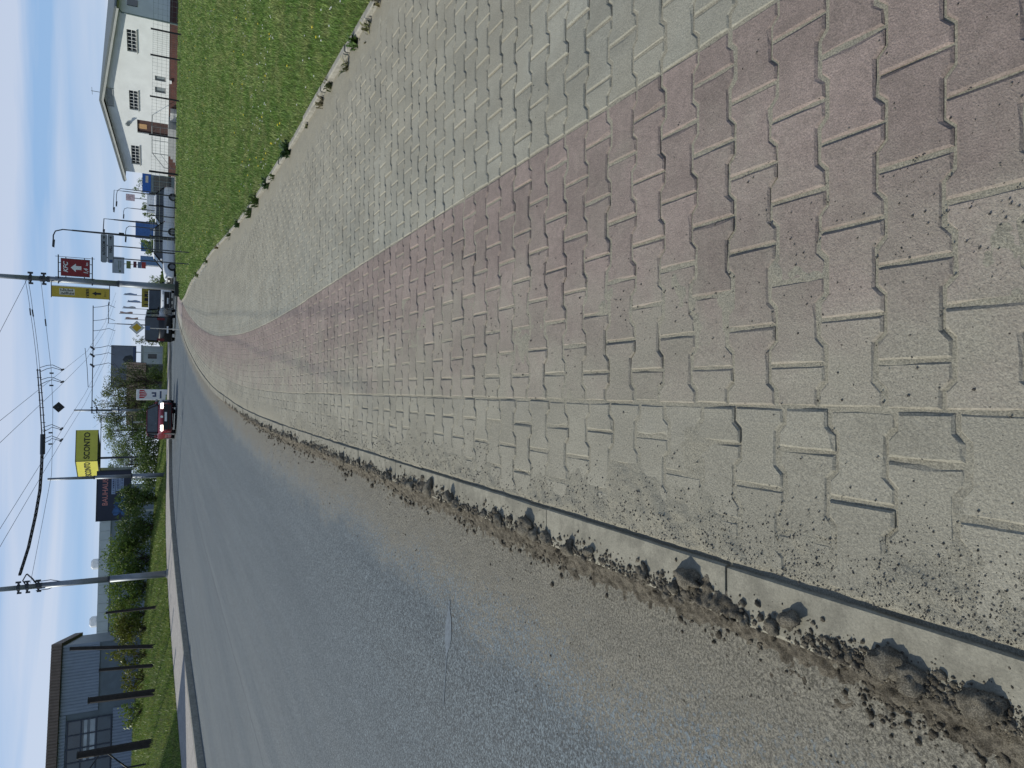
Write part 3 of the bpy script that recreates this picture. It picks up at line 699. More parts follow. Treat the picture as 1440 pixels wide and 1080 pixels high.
def wire(name, label, pts, r=.011, cat='wire', group=None, sag=0., n=14, mat=None):
    P = []
    for a, b in zip(pts[:-1], pts[1:]):
        for i in range(n):
            t = i / n; P.append((a[0]+(b[0]-a[0])*t, a[1]+(b[1]-a[1])*t, a[2]+(b[2]-a[2])*t - sag*4*t*(1-t)))
    P.append(pts[-1]); m = MB(); m.tube(P, r, 5); o = m.build(name, mat or mWIRE); return tag(o, label, cat, group)
mCW = pm('contact_wire_copper', (.16, .19, .24), .5, .05, 3)
g = 'trolley contact wires'
wire('contact_wire', 'rightmost of the four trolley contact wires along the road', [(-2.9, 8, 5.9), (-1.95, 19.6, 6.0), (-1.05, 26.82, 6.05), (.88, 41.5, 6.05), (2.4, 53.2, 6.05), (5.4, 67, 6.05), (9.5, 80, 6.05)], .008, 'wire', g, mat=mCW)
wire('contact_wire', 'second trolley contact wire from the right along the road', [(-3.5, 8, 5.9), (-2.65, 19.6, 6.0), (-1.74, 26.88, 6.05), (.27, 41.5, 6.02), (1.8, 52.4, 6.05), (4.7, 67, 6.05), (8.7, 80, 6.05)], .008, 'wire', g, mat=mCW)
wire('contact_wire', 'second trolley contact wire from the left along the road', [(-6.4, 8, 5.9), (-5.9, 15, 6.0), (-4.47, 27.1, 6.05), (-2.08, 41.5, 6.05), (-.4, 52, 6.05), (2.6, 67, 6.05), (6.5, 80, 6.05)], .008, 'wire', g, mat=mCW)
wire('contact_wire', 'leftmost of the four trolley contact wires along the road', [(-7.0, 8, 5.9), (-6.5, 15, 6.0), (-5.04, 27.15, 6.05), (-2.64, 41.5, 6.05), (-1.0, 52, 6.05), (2.0, 67, 6.05), (5.8, 80, 6.05)], .008, 'wire', g, mat=mCW)
# cross span: insulated feeder bundle from the bank mast, double rod over the lanes, pull-off wires to the sign mast
sp = thing('cross_span', 'black beaded feeder bundle and double rod spanning the road with wire hangers', 'cable', (0, 0, 0))
bp = [(-9.13, 41.5, 7.71), (-7.84, 41.5, 7.38), (-6.29, 41.5, 7.11), (-5.08, 41.5, 6.95), (-4.03, 41.5, 6.90), (-3.15, 41.5, 6.88), (-2.34, 41.5, 6.87)]
m = MB(); m.tube([(x, y, z + .03) for x, y, z in bp], .035, 6); m.tube([(x, y + .03, z - .04) for x, y, z in bp], .035, 6); m.build('feeder_bundle', mWIRE, sp)
for a, b in zip(bp[:-1], bp[1:]):
    L = math.dist(a, b); nn = max(2, int(L / .26))
    for i in range(nn):
        t = i / nn; c = [a[j] + (b[j]-a[j])*t for j in range(3)]; r = .050 + .020 * random.random(); m = MB(); m.tube([(c[0] - .05, c[1], c[2]), (c[0] + .05, c[1], c[2])], r, 6); m.build('clip', mBLACK, sp)
m = MB(); m.tube([(-2.34, 41.5, 6.90), (-.51, 41.5, 7.02), (.92, 41.5, 7.13)], .026, 6); m.tube([(-2.34, 41.5, 6.78), (-.51, 41.5, 6.91), (.92, 41.5, 7.03)], .026, 6)
for t in range(9): x = -2.1 + t * .37; z = 6.88 + t * .031; m.tube([(x, 41.5, z - .15), (x, 41.5, z + .05)], .018, 5)
m.tube([(-3.3, 41.5, 6.86), (-2.3, 41.5, 6.86)], .11, 8); m.build('rod', mWIRE, sp)
def hanger(x):
    h = MB(); top = 6.93 + (x + 1) * .06
    h.tube([(x - .12, 41.5, top), (x + .05, 41.5, top - .30), (x + .12, 41.5, 6.50), (x, 41.5, 6.12)], .016, 5)
    h.tube([(x + .10, 41.5, top), (x + .22, 41.5, top - .30), (x + .25, 41.5, 6.50), (x + .06, 41.5, 6.12)], .016, 5)
    h.tube([(x, 41.15, 6.08), (x + .05, 41.85, 6.08)], .05, 6); h.tube([(x - .16, 41.5, 6.45), (x - .16, 41.5, 6.62)], .04, 6); h.build('hanger', mWIRE, sp)
for x in (.88, .27, -2.08, -2.64): hanger(x)
g = 'span wires over the road'
wire('span_wire', 'upper span wire from the rod end to the mast with the red sign', [(.92, 41.5, 7.13), (3.68, 41.55, 7.46), (5.35, 41.6, 7.72)], .010, 'wire', g, .02)
wire('span_wire', 'lower twin of the span wire from the rod end to the sign mast', [(.92, 41.5, 7.03), (3.68, 41.55, 7.36), (5.35, 41.6, 7.6)], .010, 'wire', g, .02)
wire('span_wire', 'span wire holding the hangers and the dark diamond sign across the road', [(5.35, 41.6, 7.06), (3.71, 41.5, 6.87), (.97, 41.5, 6.56), (-.97, 41.5, 6.46), (-2.63, 41.5, 6.45), (-4.33, 41.5, 6.47), (-6.14, 41.5, 6.74), (-9.5, 41.0, 7.2)], .009, 'wire', g, 0)
wire('stay_wire', 'stay wire rising from the sign mast towards the top left', [(5.4, 41.6, 7.6), (2.68, 41.5, 8.67), (-1.2, 41.3, 10.2)], .010, 'wire', g)
ins = thing('insulator_pair', 'dark insulator sleeves on the span wires left of the yellow sign', 'insulator', (0, 0, 0))
for a, b in (((3.9, 41.56, 7.49), (3.55, 41.55, 7.45)), ((3.85, 41.56, 7.39), (3.5, 41.55, 7.34)), ((3.4, 41.5, 6.84), (3.05, 41.5, 6.80))):
    m = MB(); m.tube([a, b], .03, 6); m.build('sleeve', mWIRE, ins)
dg = thing('hanging_sign', 'dark diamond road sign seen from behind, hung from the span wire', 'road sign', (-.97, 41.5, 6.22))
m = MB(); m.prism([(0, -.24), (.24, 0), (0, .24), (-.24, 0)], -.012, .012); m.build('panel', mBLACK, dg); m = MB(); m.prism([(0, -.27), (.27, 0), (0, .27), (-.27, 0)], .013, .02); m.build('rim', mDARKST, dg)
m = MB(); m.tube([(0, 0, .2), (0, 0, .25)], .02, 6); m.box(-.05, .05, -.05, -.013, -.05, .05); m.build('hanger', mDARKST, dg)
a3 = thing('catenary_arm', 'distant catenary arm with drop hangers reaching right from the far mast', 'cable', (0, 0, 0))
m = MB(); m.tube([(-2.15, 79.97, 7.95), (.42, 80, 7.95), (3.9, 79.9, 7.93), (8.05, 79.6, 7.95)], .04, 6); m.tube([(-2.15, 79.97, 7.4), (-1.2, 80, 7.9)], .035, 6); m.tube([(3.9, 79.9, 8.6), (2, 79.9, 8.4), (.1, 80, 8.3), (.1, 80, 7.95)], .025, 6); m.build('arm', mWIRE, a3)
for x in (2.2, 3.2, 3.9, 5.6, 6.6, 7.9):
    m = MB(); m.tube([(x, 79.9, 7.93), (x + .1, 79.9, 7.3), (x + .3, 79.9, 6.6), (x + .1, 79.9, 6.1)], .028, 5)
    if x < 4.5: m.tube([(x - .15, 79.9, 7.8), (x + .15, 79.9, 8.15)], .10, 6)
    m.build('hanger', mWIRE if x < 5 else M_('hanger_grey', (.12, .15, .19), .5), a3)

# ------------------------------------------------------------------ signs
mSRED = pm('sign_red', (.22, .012, .018), .5, .08, 3); mYEL = pm('sign_yellow', (.50, .36, .035), .5, .08, 3); mYELSUN = pm('sign_yellow_sunlit', (.80, .72, .10), .5, .04, 3); mYELSHADE = pm('sign_yellow_shaded', (.60, .56, .08), .5, .05, 3)  # cube sign: sunlit left side and shaded other sides painted as separate yellows
mINK = pm('ink_black', (.015, .015, .016), .6, .1, 5); mSGREY = pm('sign_grey', (.22, .245, .27), .5, .08, 3)
def blocks(parent, x0, x1, z0, z1, n, mat, y=-.004, seed=0, name='print_marks'):
    """a line of print too small to read: uneven dark marks"""
    rg = random.Random(seed); m = MB(); w = (x1 - x0) / n
    for i in range(n):
        a = x0 + i * w; m.box(a + w*.08, a + w*.34, y, y + .003, z0, z1)
        if rg.random() < .7: m.box(a + w*.34, a + w*.8, y, y + .003, z0 + (z1 - z0) * rg.choice((0, .4, .72)), z0 + (z1 - z0) * rg.choice((.98, .9)) if rg.random() < .3 else z0 + (z1 - z0) * .28 + (z1 - z0) * rg.choice((0, .4, .7)))
        if rg.random() < .6: m.box(a + w*.6, a + w*.84, y - .001, y + .0025, z0, z1)
    m.build(name, mat, parent)
def arrow_up(parent, cx, cz, h, w, mat, y=-.006, name='arrow'):
    m = MB(); a = h * .5; m.prism([(cx - w*.22, cz - a), (cx + w*.22, cz - a), (cx + w*.22, cz + .02*h), (cx + w*.5, cz + .02*h), (cx, cz + a), (cx - w*.5, cz + .02*h), (cx - w*.22, cz + .02*h)], y, y + .004); m.build(name, mat, parent)
ks = thing('advertising_sign', 'red framed KFC sign with white up arrow, 1,4 km, right of the mast', 'sign', (5.41, 41.55, 0), R_(-8))
m = MB(); m.box(.22, 1.06, -.02, .02, 4.98, 6.2); m.build('panel', mSRED, ks)
m = MB(); m.box(.195, .22, -.025, .025, 4.96, 6.22); m.box(1.06, 1.085, -.025, .025, 4.96, 6.22); m.box(.22, 1.06, -.024, .024, 6.2, 6.22); m.box(.22, 1.06, -.024, .024, 4.96, 4.98); m.build('trim', M_('trim_grey', (.25, .25, .25), .5), ks)
m = MB()
for z in (6.32, 4.86): m.tube([(-.2, 0, z), (1.24, 0, z)], .026, 6)
for x in (.14, 1.15): m.tube([(x, 0, 4.75), (x, 0, 6.45)], .012, 6)
for z in (6.0, 5.2): m.tube([(.14, 0, z), (.2, 0, z)], .02, 6); m.tube([(1.08, 0, z), (1.15, 0, z)], .02, 6)
for x in (.4, .85): m.tube([(x, 0, 6.22), (x, 0, 6.32)], .018, 6); m.tube([(x, 0, 4.86), (x, 0, 4.96)], .018, 6)
m.build('frame', mDARKST, ks)
text('KFC', .27, mWHITE, ks, (.64, -.026, 6.0), sx=1.05, shear=.25, bold=.008); arrow_up(ks, .64, 5.56, .46, .42, mWHITE, -.027)
text('1,4', .25, mWHITE, ks, (.5, -.026, 5.13), sx=.9, shear=.15, bold=.008); text('km', .13, mWHITE, ks, (.86, -.026, 5.09), sx=1., bold=.004)
ys_ = thing('advertising_sign', 'tall narrow yellow sign with black up arrow, left of the mast', 'sign', (5.35, 41.55, 0), R_(-8))
m = MB(); m.box(-.80, -.26, -.02, .02, 4.1, 6.6); m.build('panel', mYEL, ys_)
m = MB(); m.tube([(-.84, 0, 6.62), (.0, 0, 6.62)], .018, 6); m.tube([(-.84, 0, 4.09), (.0, 0, 4.09)], .018, 6); m.build('frame', mDARKST, ys_)
m = MB(); m.box(-.255, -.225, -.015, .015, 4.1, 6.6); m.build('edge_trim', mWHITE, ys_)
m = MB(); m.box(-.68, -.36, -.0235, -.021, 5.62, 6.28); m.build('print_ground', M_('print_pale', (.55, .52, .42), .6), ys_)
for i, (x0, dz) in enumerate(((-.50, 0), (-.66, -.1))):
    mb = MB(); rg = random.Random(9 + i)
    for k in range(9): z = 5.68 + dz*.3 + k * .062 + (0.02 if i == 0 else 0); mb.box(x0 + .01, x0 + .03 + .10 * rg.random() + .02, -.028, -.0245, z, z + .036)
    mb.build('print_marks', mINK, ys_)
blocks(ys_, -.76, -.30, 5.0, 5.13, 6, mINK, -.026, 3); arrow_up(ys_, -.53, 4.67, .40, .22, mINK, -.027); blocks(ys_, -.66, -.48, 4.24, 4.33, 3, mINK, -.026, 5); blocks(ys_, -.44, -.38, 4.24, 4.31, 1, mINK, -.026, 6)
bx = MB(); bx.cbox((5.2, 40.6, .90), (.78, .30, .36), .02); bx.box(4.86, 5.54, 40.42, 40.448, .78, 1.02); o = bx.build('ballast_box', mBLACK); tag(o, 'low black box in the grass at the foot of the sign mast', 'box')

dsn = thing('direction_sign', 'two stacked grey direction boards on two thin legs in the lawn', 'sign', (5.42, 31.53, 0), R_(-9))
for x in (.14, -.33):
    m = MB(); m.tube([(x, .04, .3), (x, .04, 3.7)], .022, 8); m.build('leg', mDARKST, dsn)
for z0, z1, x0 in ((3.54, 3.75, -.53), (3.31, 3.525, -.53)):
    m = MB(); m.prism([(x0 + .04, z0), (.52, z0), (.55, z0 + .02), (.55, z1 - .02), (.52, z1), (x0 + .04, z1), (x0, z1 - .05), (x0, z0 + .05)], -.02, .02); b_ = m.build('board', mSGREY, dsn)
    m = MB(); m.box(x0 + .03, .54, -.0235, -.0205, z0 + .004, z0 + .014); m.box(x0 + .03, .54, -.0235, -.0205, z1 - .014, z1 - .004); m.build('border', mDARKST, b_)
    a = MB(); cz = (z0 + z1) / 2; a.box(.36, .44, -.026, -.0215, cz - .012, cz + .012); a.prism([(.43, cz - .045), (.50, cz), (.43, cz + .045)], -.026, -.0215); a.build('arrow', mINK, b_)
text('HALL', .135, mINK, dsn, (.0, -.024, 3.415), sx=.85, bold=.004)
text('AUTOCOM', .13, mINK, dsn, (.02, -.024, 3.64), sx=.80, bold=.004); m = MB(); m.box(-.50, -.40, -.0245, -.0215, 3.35, 3.46); m.build('pictogram', M_('pictogram_blue', (.03, .06, .16), .5), dsn)

ads = thing('advertising_column', 'column of small boards under a pale board on a white post', 'sign', (9.2, 59.29, 0), R_(-9))
m = MB(); m.tube([(0, .06, .7), (0, .06, 3.0)], .06, 8); m.tube([(0, .06, 3.0), (0, .06, 5.0)], .04, 8); m.build('pole', mWHITE, ads)
for (x0, x1, z0, z1, col) in ((-.72, .47, 4.33, 5.10, (.30, .34, .38)), (-.32, .24, 3.91, 4.19, (.12, .15, .05)), (-.22, .24, 3.53, 3.74, (.10, .02, .03)), (-.23, .24, 3.20, 3.45, (.10, .14, .22)), (-.23, .24, 2.92, 3.19, (.30, .03, .025))):
    m = MB(); m.box(x0, x1, -.04, .04, z0, z1); m.build('board', pm('board_print', col, .5, .1, 5), ads)
m = MB(); m.tube([(-.6, -.047, 4.62), (-.5, -.047, 4.62)], .07, 8); m.box(-.42, .2, -.045, -.041, 4.66, 4.70); m.box(-.3, .2, -.045, -.041, 4.54, 4.57); m.build('print_marks', M_('print_green', (.06, .10, .05), .5), ads)

pr = thing('priority_sign', 'yellow diamond priority road sign on a thin post before the black van', 'road sign', (3.20, 41.9, .80), R_(-4))
m = MB(); m.tube([(0, .03, -.2), (0, .03, 2.3)], .022, 8); m.build('post', M_('post_pale', (.42, .42, .40), .5), pr)
for s, y0, col in ((.36, .0, (.10, .11, .11)), (.335, -.006, (.62, .64, .62)), (.225, -.012, (.55, .36, .02))):
    m = MB(); c = 2.04; m.prism([(0, c - s), (s, c), (0, c + s), (-s, c)], y0 - .005, y0); m.build('plate', pm('plate_paint', col, .5, .05, 5), pr)
m = MB(); m.box(-.11, .11, -.01, .005, 1.42, 1.64); m.build('number_plate', M_('plate_blue', (.08, .13, .25), .5), pr)

# yellow cube sign
sc = thing('cube_sign', 'yellow SCONTO cube sign on a slim post above the trees', 'sign', (-6.67, 74.7, 0), 0)
def face(parent, A, B, z0a, z1a, z0b, z1b, mat, name):
    pass
cube = MB(); cx = [(0, 0), (2.82, .35), (1.2, 2.9), (-1.72, 2.2)]
vs = [(x, y, 7.0) for x, y in cx] + [(x, y, 8.75) for x, y in cx]
cube.add(vs, [(0,3,2,1), (4,5,6,7)]); cube.build('casing', mDARKST, sc)
m = MB(); m.add([vs[0], vs[1], vs[5], vs[4], (0,.03,7), (2.82,.38,7), (2.82,.38,8.75), (0,.03,8.75)], [(0,1,2,3), (7,6,5,4)]); f1 = m.build('front_face', mYELSHADE, sc)
m = MB(); m.add([vs[3], vs[0], vs[4], vs[7]], [(0,1,2,3)]); f2 = m.build('left_face', mYELSUN, sc)
m = MB(); m.add([vs[1], vs[2], vs[6], vs[5]], [(0,1,2,3)]); m.add([vs[2], vs[3], vs[7], vs[6]], [(0,1,2,3)]); m.build('back_face', mYELSHADE, sc)
a1 = math.atan2(.35, 2.82); text('SCONTO', .66, mINK, f1, (1.41 + .02*math.sin(a1), .175 - .03, 7.85), (PI/2, 0, a1), sx=.88, bold=.012)
a2 = math.atan2(-2.2, 1.72); nx, ny = math.sin(a2), -math.cos(a2); text('SCONTO', .66, mINK, f2, (-.86 + .03*nx, 1.1 + .03*ny, 7.85), (PI/2, 0, a2), sx=.86, bold=.012)
m = MB(); m.tube([(.2, .6, 1.0), (.2, .6, 7.0)], .10, 10); m.build('post', mDARKST, sc)
m = MB(); m.tube([(0, -.02, 6.98), (0, -.02, 8.77)], .03, 6); m.tube([vs[0], vs[1]], .03, 6); m.tube([vs[4], vs[5]], .03, 6); m.tube([vs[3], vs[0]], .03, 6); m.tube([vs[7], vs[4]], .03, 6); m.build('edge_trim', mDARKST, sc)

# large billboards
def billboard(name, label, loc, rz, w, z0, z1, mat, legs, lb, depth=.25):
    o = thing(name, label, 'billboard', loc, rz); m = MB(); m.box(0, w, 0, depth, z0, z1); p = m.build('panel', mat, o)
    f = MB(); t = .06; f.box(-t, w + t, -.03, .02, z1, z1 + t); f.box(-t, w + t, -.03, .02, z0 - t, z0); f.box(-t, 0, -.03, .02, z0, z1); f.box(w, w + t, -.03, .02, z0, z1); f.build('frame', mDARKST, o)
    for x in legs: l = MB(); l.box(x - .07, x + .07, depth - .1, depth + .1, lb, z0 - t); l.build('leg', M_('leg_pale', (.42, .43, .42), .6), o)
    return o, p
bb, bp_ = billboard('billboard', 'dark blue BAUHAUS billboard with blue tools behind the hedge', (-10.6, 65.1, 0), R_(8), 3.9, 3.95, 6.3, pm('billboard_navy', (.022, .028, .055), .5, .2, .6), (.6, 1.9, 3.3), 1.4)
text('BAUHAUS', .54, pm('letter_rose', (.55, .22, .20), .5), bp_, (2.25, -.012, 5.72), sx=.90, bold=.006)
for i, (x0, x1, z0, z1) in enumerate(((2.05, 3.6, 5.02, 5.30), (2.3, 3.6, 4.72, 4.98), (2.3, 3.6, 4.44, 4.69))):
    m = MB(); m.box(x0, x1, -.010, -.003, z0, z1); sgn = m.build('print_panel', M_('print_blue_white', (.26, .33, .48), .5), bp_); blocks(bp_, x0 + .12, x1 - .12, z0 + .07, z1 - .07, 8, M_('print_navy', (.05, .07, .14), .5), -.016, 20 + i)
m = MB(); rg = random.Random(4)
for cx_, cz_, a_, w_, h_ in ((.9, 4.9, .3, 1.0, .35), (1.3, 4.6, -.4, 1.1, .3), (1.75, 4.85, .8, .9, .25), (2.05, 4.55, -.2, .8, .3), (.8, 4.4, .1, .9, .22), (2.4, 4.25, .5, .7, .25)):
    cx_ *= .8; w_ *= .8; P = [(cx_ + math.cos(a_ + t) * w_ * .5, cz_ + math.sin(t) * h_ * (.8 + .4 * rg.random())) for t in [k * PI / 4 for k in range(8)]]; m.prism(P, -.008, -.003)
m.build('tool_print', pm('print_tool_blue', (.035, .10, .25), .5, .6, 2.5), bp_)
gb, gp = billboard('billboard', 'large grey billboard with dark figure print behind the bare tree', (.2, 110, 0), R_(-2), 5.6, 5.3, 8.2, pm('billboard_grey', (.16, .175, .21), .5, .15, .4), (.9, 2.7, 4.8), 1.5)
m = MB(); m.prism([(3.2, 5.6), (4.0, 5.5), (4.4, 5.9), (4.2, 6.6), (3.7, 6.9), (3.3, 6.5), (3.0, 6.0)], -.01, -.003); m.build('figure_print', pm('print_charcoal', (.035, .04, .045), .5, .3, 2), gp)
m = MB(); m.box(.1, 5.5, -.012, -.003, 5.32, 5.62); m.build('caption_band', M_('print_navy', (.05, .07, .14), .5), gp)
eb, ep = billboard('billboard', 'see-through steel billboard frame standing among the trees', (-7.9, 78, 0), R_(4), 5.2, 4.4, 7.0, pm('faded_panel', (.25, .27, .25), .6, .2, 1), (.6, 4.6), 1.4, .12)
# the frame holds only a narrow faded strip of paper
ep.scale = (.05, 1, 1)
ob, op = billboard('billboard', 'plain dark billboard on the left bank whose shadow crosses the far pavement', (-19.2, 26.2, 0), R_(56), 5.6, 2.5, 6.2, pm('billboard_back', (.10, .10, .10), .6), (.8, 3.6), 1.0)
tt = thing('totem_sign', 'white totem sign with red crown logo on the bank beside the red car', 'sign', (-1.05, 72.0, 0), 0)
m = MB(); m.cbox((.49, .15, 2.55), (.98, .3, 2.6), .03); m.build('panel', mWHITE, tt)
for k in range(4):
    m = MB(); x = .18 + k * .2; m.prism([(x, 3.62), (x + .02, 3.24 - .05 * (1.5 - abs(k - 1.5))), (.49, 3.0), (x + .13, 3.24), (x + .15, 3.62 - .05 * (k % 2))], -.02, -.003); m.build('logo', M_('logo_red', (.45, .02, .025), .5), tt)
m = MB(); m.box(.3, .72, -.02, -.003, 2.25, 2.38); m.box(.58, .72, -.02, -.003, 2.382, 2.62); m.box(.3, .44, -.02, -.003, 2.382, 2.55); m.build('print_marks', M_('print_navy', (.05, .07, .14), .5), tt)
m = MB(); m.box(.16, .82, -.02, -.003, 1.82, 1.96); m.build('print_bar', M_('print_navy', (.05, .07, .14), .5), tt)

# dark wooden posts on the left bank, cross braced one at the edge
for i, (x, y, zb, zt_, lb) in enumerate([(-15.09, 33.78, 1.77, 4.45, 'thick dark post nearest the left edge with cross braces before the gridded window'), (-13.98, 36.41, 1.86, 4.31, 'thick dark post between the cladding and the gridded window'), (-13.54, 38.7, 1.91, 4.07, 'slanting slim dark post in front of the lower cladding'),
                                  (-13.0, 39.9, 1.94, 5.4, 'tallest dark post at the corner of the blue grey hall'), (-11.73, 42.41, 1.97, 4.05, 'slim dark post at the edge of the hedge')]):
    o = thing('dark_post', lb, 'post', (x, y, float(bank_z(np.array(float(Lc(y)) - x), y)) - .05), R_(10 * i)); m = MB(); h = zt_ - o.location.z; r = (.17, .16, .09, .10, .08)[i]; lx = (.05, .1, .15, .42, .0)[i]
    m.tube([(0, 0, 0), (lx * .5, 0, h * .5), (lx, 0, h)], [r * 1.05, r * .95, r * .85], 9); m.build('shaft', M_('tarred_wood', (.022, .018, .017), .8, .3, 6), o); m = MB(); m.tube([(lx, 0, h), (lx, 0, h + .04)], r * .95, 9); m.build('cap', mBLACK, o)
    if i == 0:
        m = MB(); m.tube([(-.9, .1, 1.0), (.1, .0, 1.9), (-1.0, .2, 2.6)], .035, 6); m.tube([(-.95, .2, .3), (-.9, .2, 2.9)], .04, 6); m.build('brace', mBLACK, o)

# ------------------------------------------------------------------ lamps
def lamp(name, label, x, y, z, h, arm, group='street lamps', r=.06, curved=True, mat=None):
    o = thing(name, label, 'street lamp', (x, y, z), 0, group); m = MB(); mt = mat or mDARKST
    m.tube([(0, 0, 0), (0, 0, h * .5), (0, 0, h * .86)], [r, r * .8, r * .6], 8); m.build('pole', mt, o)
    m = MB(); s = 1 if arm > 0 else -1; a = abs(arm)
    if curved: m.tube([(0, 0, h * .86), (0, 0, h * .93), (s * a * .15, 0, h * .985), (s * a * .45, 0, h), (s * a, 0, h)], r * .45, 6)
    else: m.tube([(0, 0, h * .86), (0, 0, h), (s * a, 0, h + .05)], r * .45, 6)
    m.build('arm', mt, o); m = MB(); m.prism([(s*a - .25, h - .06), (s*a + .25, h - .09), (s*a + .22, h + .03), (s*a - .2, h + .05)], -.09, .09); m.build('lamp_head', mt, o); return o
lamp('street_lamp', 'tall curved lamp post behind the direction boards', 10.13, 53.04, .8, 7.2, -.95, r=.085)
m = MB(); m.box(10.05, 10.25, 52.9, 53.0, 4.05, 4.35); tag(m.build('junction_box', mBLACK), 'small black box fixed to the tall lamp post', 'box')
lamp('street_lamp', 'right-angled lamp post next to the blue boards', 15.35, 73.42, 1.0, 5.7, -1.2, curved=False, r=.09)
lamp('street_lamp', 'farther of the two lamp posts by the blue kiosk', 19.1, 77.7, 1.0, 5.2, -1.9, curved=False)
lamp('street_lamp', 'nearer of the two lamp posts by the blue kiosk', 18.9, 76.0, 1.0, 4.9, -1.5, curved=True)
lamp('street_lamp', 'thin curved lamp post before the distant bushes', 19.8, 87.8, 1.0, 4.9, -1.0)
lamp('street_lamp', 'slim lamp post with long arm beside the large grey billboard', 8.4, 105, 1.3, 7.0, 2.6, curved=False, r=.09)
lamp('street_lamp', 'short lamp post right of the white estate car', 14.2, 70, .9, 3.9, -1.2)
for i, (x, y, h) in enumerate([(8.2, 95, 5.0), (8.9, 95.6, 5.6), (9.6, 96, 5.3), (10.3, 95.4, 4.8), (11.2, 96, 5.2)]):
    o = thing('flagpole', ['leftmost flagpole of the row behind the vans, orange flag', 'second flagpole from the left behind the vans, orange flag', 'middle flagpole behind the vans, pale flag', 'fourth flagpole from the left behind the vans, blue flag', 'rightmost flagpole of the row behind the vans, blue flag'][i], 'flagpole', (x, y, 1), 0, 'flagpoles behind the vans')
    m = MB(); m.tube([(0, 0, 0), (0, 0, h)], .035, 6); m.build('pole', M_('pole_grey', (.2, .22, .25), .5), o)
    m = MB(); V = []; nn = 6
    for k in range(nn + 1): zz = h - .1 - k * .22; V += [(.04, 0, zz), (.22 + .06 * math.sin(k * 1.3 + i), .10 * math.sin(k + i), zz)]
    m.add(V, [(2*k, 2*k+1, 2*k+3, 2*k+2) for k in range(nn)]); m.build('flag', pm('flag_cloth', [(.45, .30, .25), (.48, .33, .28), (.5, .5, .52), (.26, .34, .50), (.28, .36, .5)][i], .8), o)

# ------------------------------------------------------------------ vehicles (local front at -y)
def rrect(w, z0, z1, y, b):
    return [(-w + b, y, z0), (w - b, y, z0), (w, y, z0 + b), (w, y, z1 - b), (w - b, y, z1), (-w + b, y, z1), (-w, y, z1 - b), (-w, y, z0 + b)]
def vehicle(name, label, cat, loc, rz, paint, L, Wd, belt, roof, prof, cab, lit=False, rear=False, group=None, van=False, z0=.2):
    o = thing(name, label, cat, loc, rz, group); w = Wd / 2
    m = MB(); rings = []
    for t, zb, ztp, wf in prof:
        rings.append([(x, yy, zz) for x, yy, zz in rrect(w * wf, zb, ztp, -L/2 + t * L, .07)])
    m.loft(rings); body = m.build('body', paint, o, True)
    ya, yb, yc, yd = [-L/2 + t * L for t in cab]; wt = w * (.80 if not van else .90); wb = w * .93
    c = [(-wb, ya, belt), (wb, ya, belt), (wb, yd, belt), (-wb, yd, belt), (-wt, yb, roof), (wt, yb, roof), (wt, yc, roof), (-wt, yc, roof)]
    m = MB(); m.add(c, [(0,1,5,4), (1,2,6,5), (2,3,7,6), (3,0,4,7), (4,5,6,7)]); gl = m.build('windows', mGLASS, o)
    m = MB(); ro = [(wt, yb, roof), (wt, yc, roof), (-wt, yc, roof), (-wt, yb, roof)]
    m.loft([[(x * 1.01, y_, roof - .03) for x, y_, _ in ro], [(x * 1.01, y_, roof + .01) for x, y_, _ in ro], [(x * .9, y_ * .97, roof + .05) for x, y_, _ in ro]]); m.build('roof', paint, o)
    m = MB()
    for i in range(4): m.tube([c[i], c[i + 4]], .045, 6)
    for s in (-1, 1):
        a_, b_ = Vector((s * wb, (ya + yd) / 2 + .1, belt)), Vector((s * wt, (yb + yc) / 2, roof)); m.tube([a_, b_], .05, 6)
    m.build('pillars', M_('pillar_black', (.012, .012, .013), .95, spec=.05), o)
    r = .31 if not van else .34
    for sx in (-1, 1):
        for yw in (-L/2 + .19 * L, L/2 - .19 * L):
            m = MB(); m.tube([(sx * (w - .19), yw, r), (sx * (w + .01), yw, r)], r, 16); wh_ = m.build('wheel', mRUB, o); m = MB(); m.tube([(sx * (w - .05), yw, r), (sx * (w + .02), yw, r)], r * .58, 10); m.build('rim', M_('rim_alloy', (.17, .175, .18), .4, metal=.3), wh_)
    yf, yr = -L/2 - .012, L/2 + .012
    hm = emit('headlight_on', (1, .97, .9), 1.6) if lit else M_('headlight_clear', (.45, .48, .5), .1)
    for s in (-1, 1):
        m = MB(); m.cbox((s * w * .72, yf + .035, belt - .22), (.34, .08, .14), .03); m.build('headlight', hm, o)
        m = MB(); m.cbox((s * w * .80, yr - .035, belt - .15), (.2, .08, .26 if not van else .5), .03); m.build('tail_light', M_('tail_red', (.14, .006, .008), .3), o)
        m = MB(); m.cbox((s * (w + .09), ya + .25, belt + .08), (.16, .12, .14), .03); m.build('mirror', paint, o)
    m = MB(); m.box(-w * .82, w * .82, yf - .003, yf + .05, .38, belt - .31); m.build('grille', mBLACK, o)
    m = MB(); m.box(-w * .8, w * .8, yf - .002, yf + .05, .24, .36); m.build('lower_grille', mBLACK, o)
    m = MB(); m.tube([(0, yf - .008, belt - .21), (0, yf + .01, belt - .21)], .07, 10); m.build('badge', M_('chrome', (.6, .6, .6), .2, metal=.9), o)
    for yy, s in ((yf - .006, 1), (yr + .006, -1)):
        m = MB(); m.box(-.26, .26, min(yy, yy - .012 * s), max(yy, yy - .012 * s), .46, .57); m.build('number_plate', mWHITE, o)
    return o
hatch = [(0, .28, .62, .86), (.03, .2, .74, .94), (.10, .18, .84, .98), (.26, .18, .93, 1), (.5, .18, .95, 1), (.8, .18, .97, 1), (.95, .2, .96, .97), (1, .3, .86, .92)]
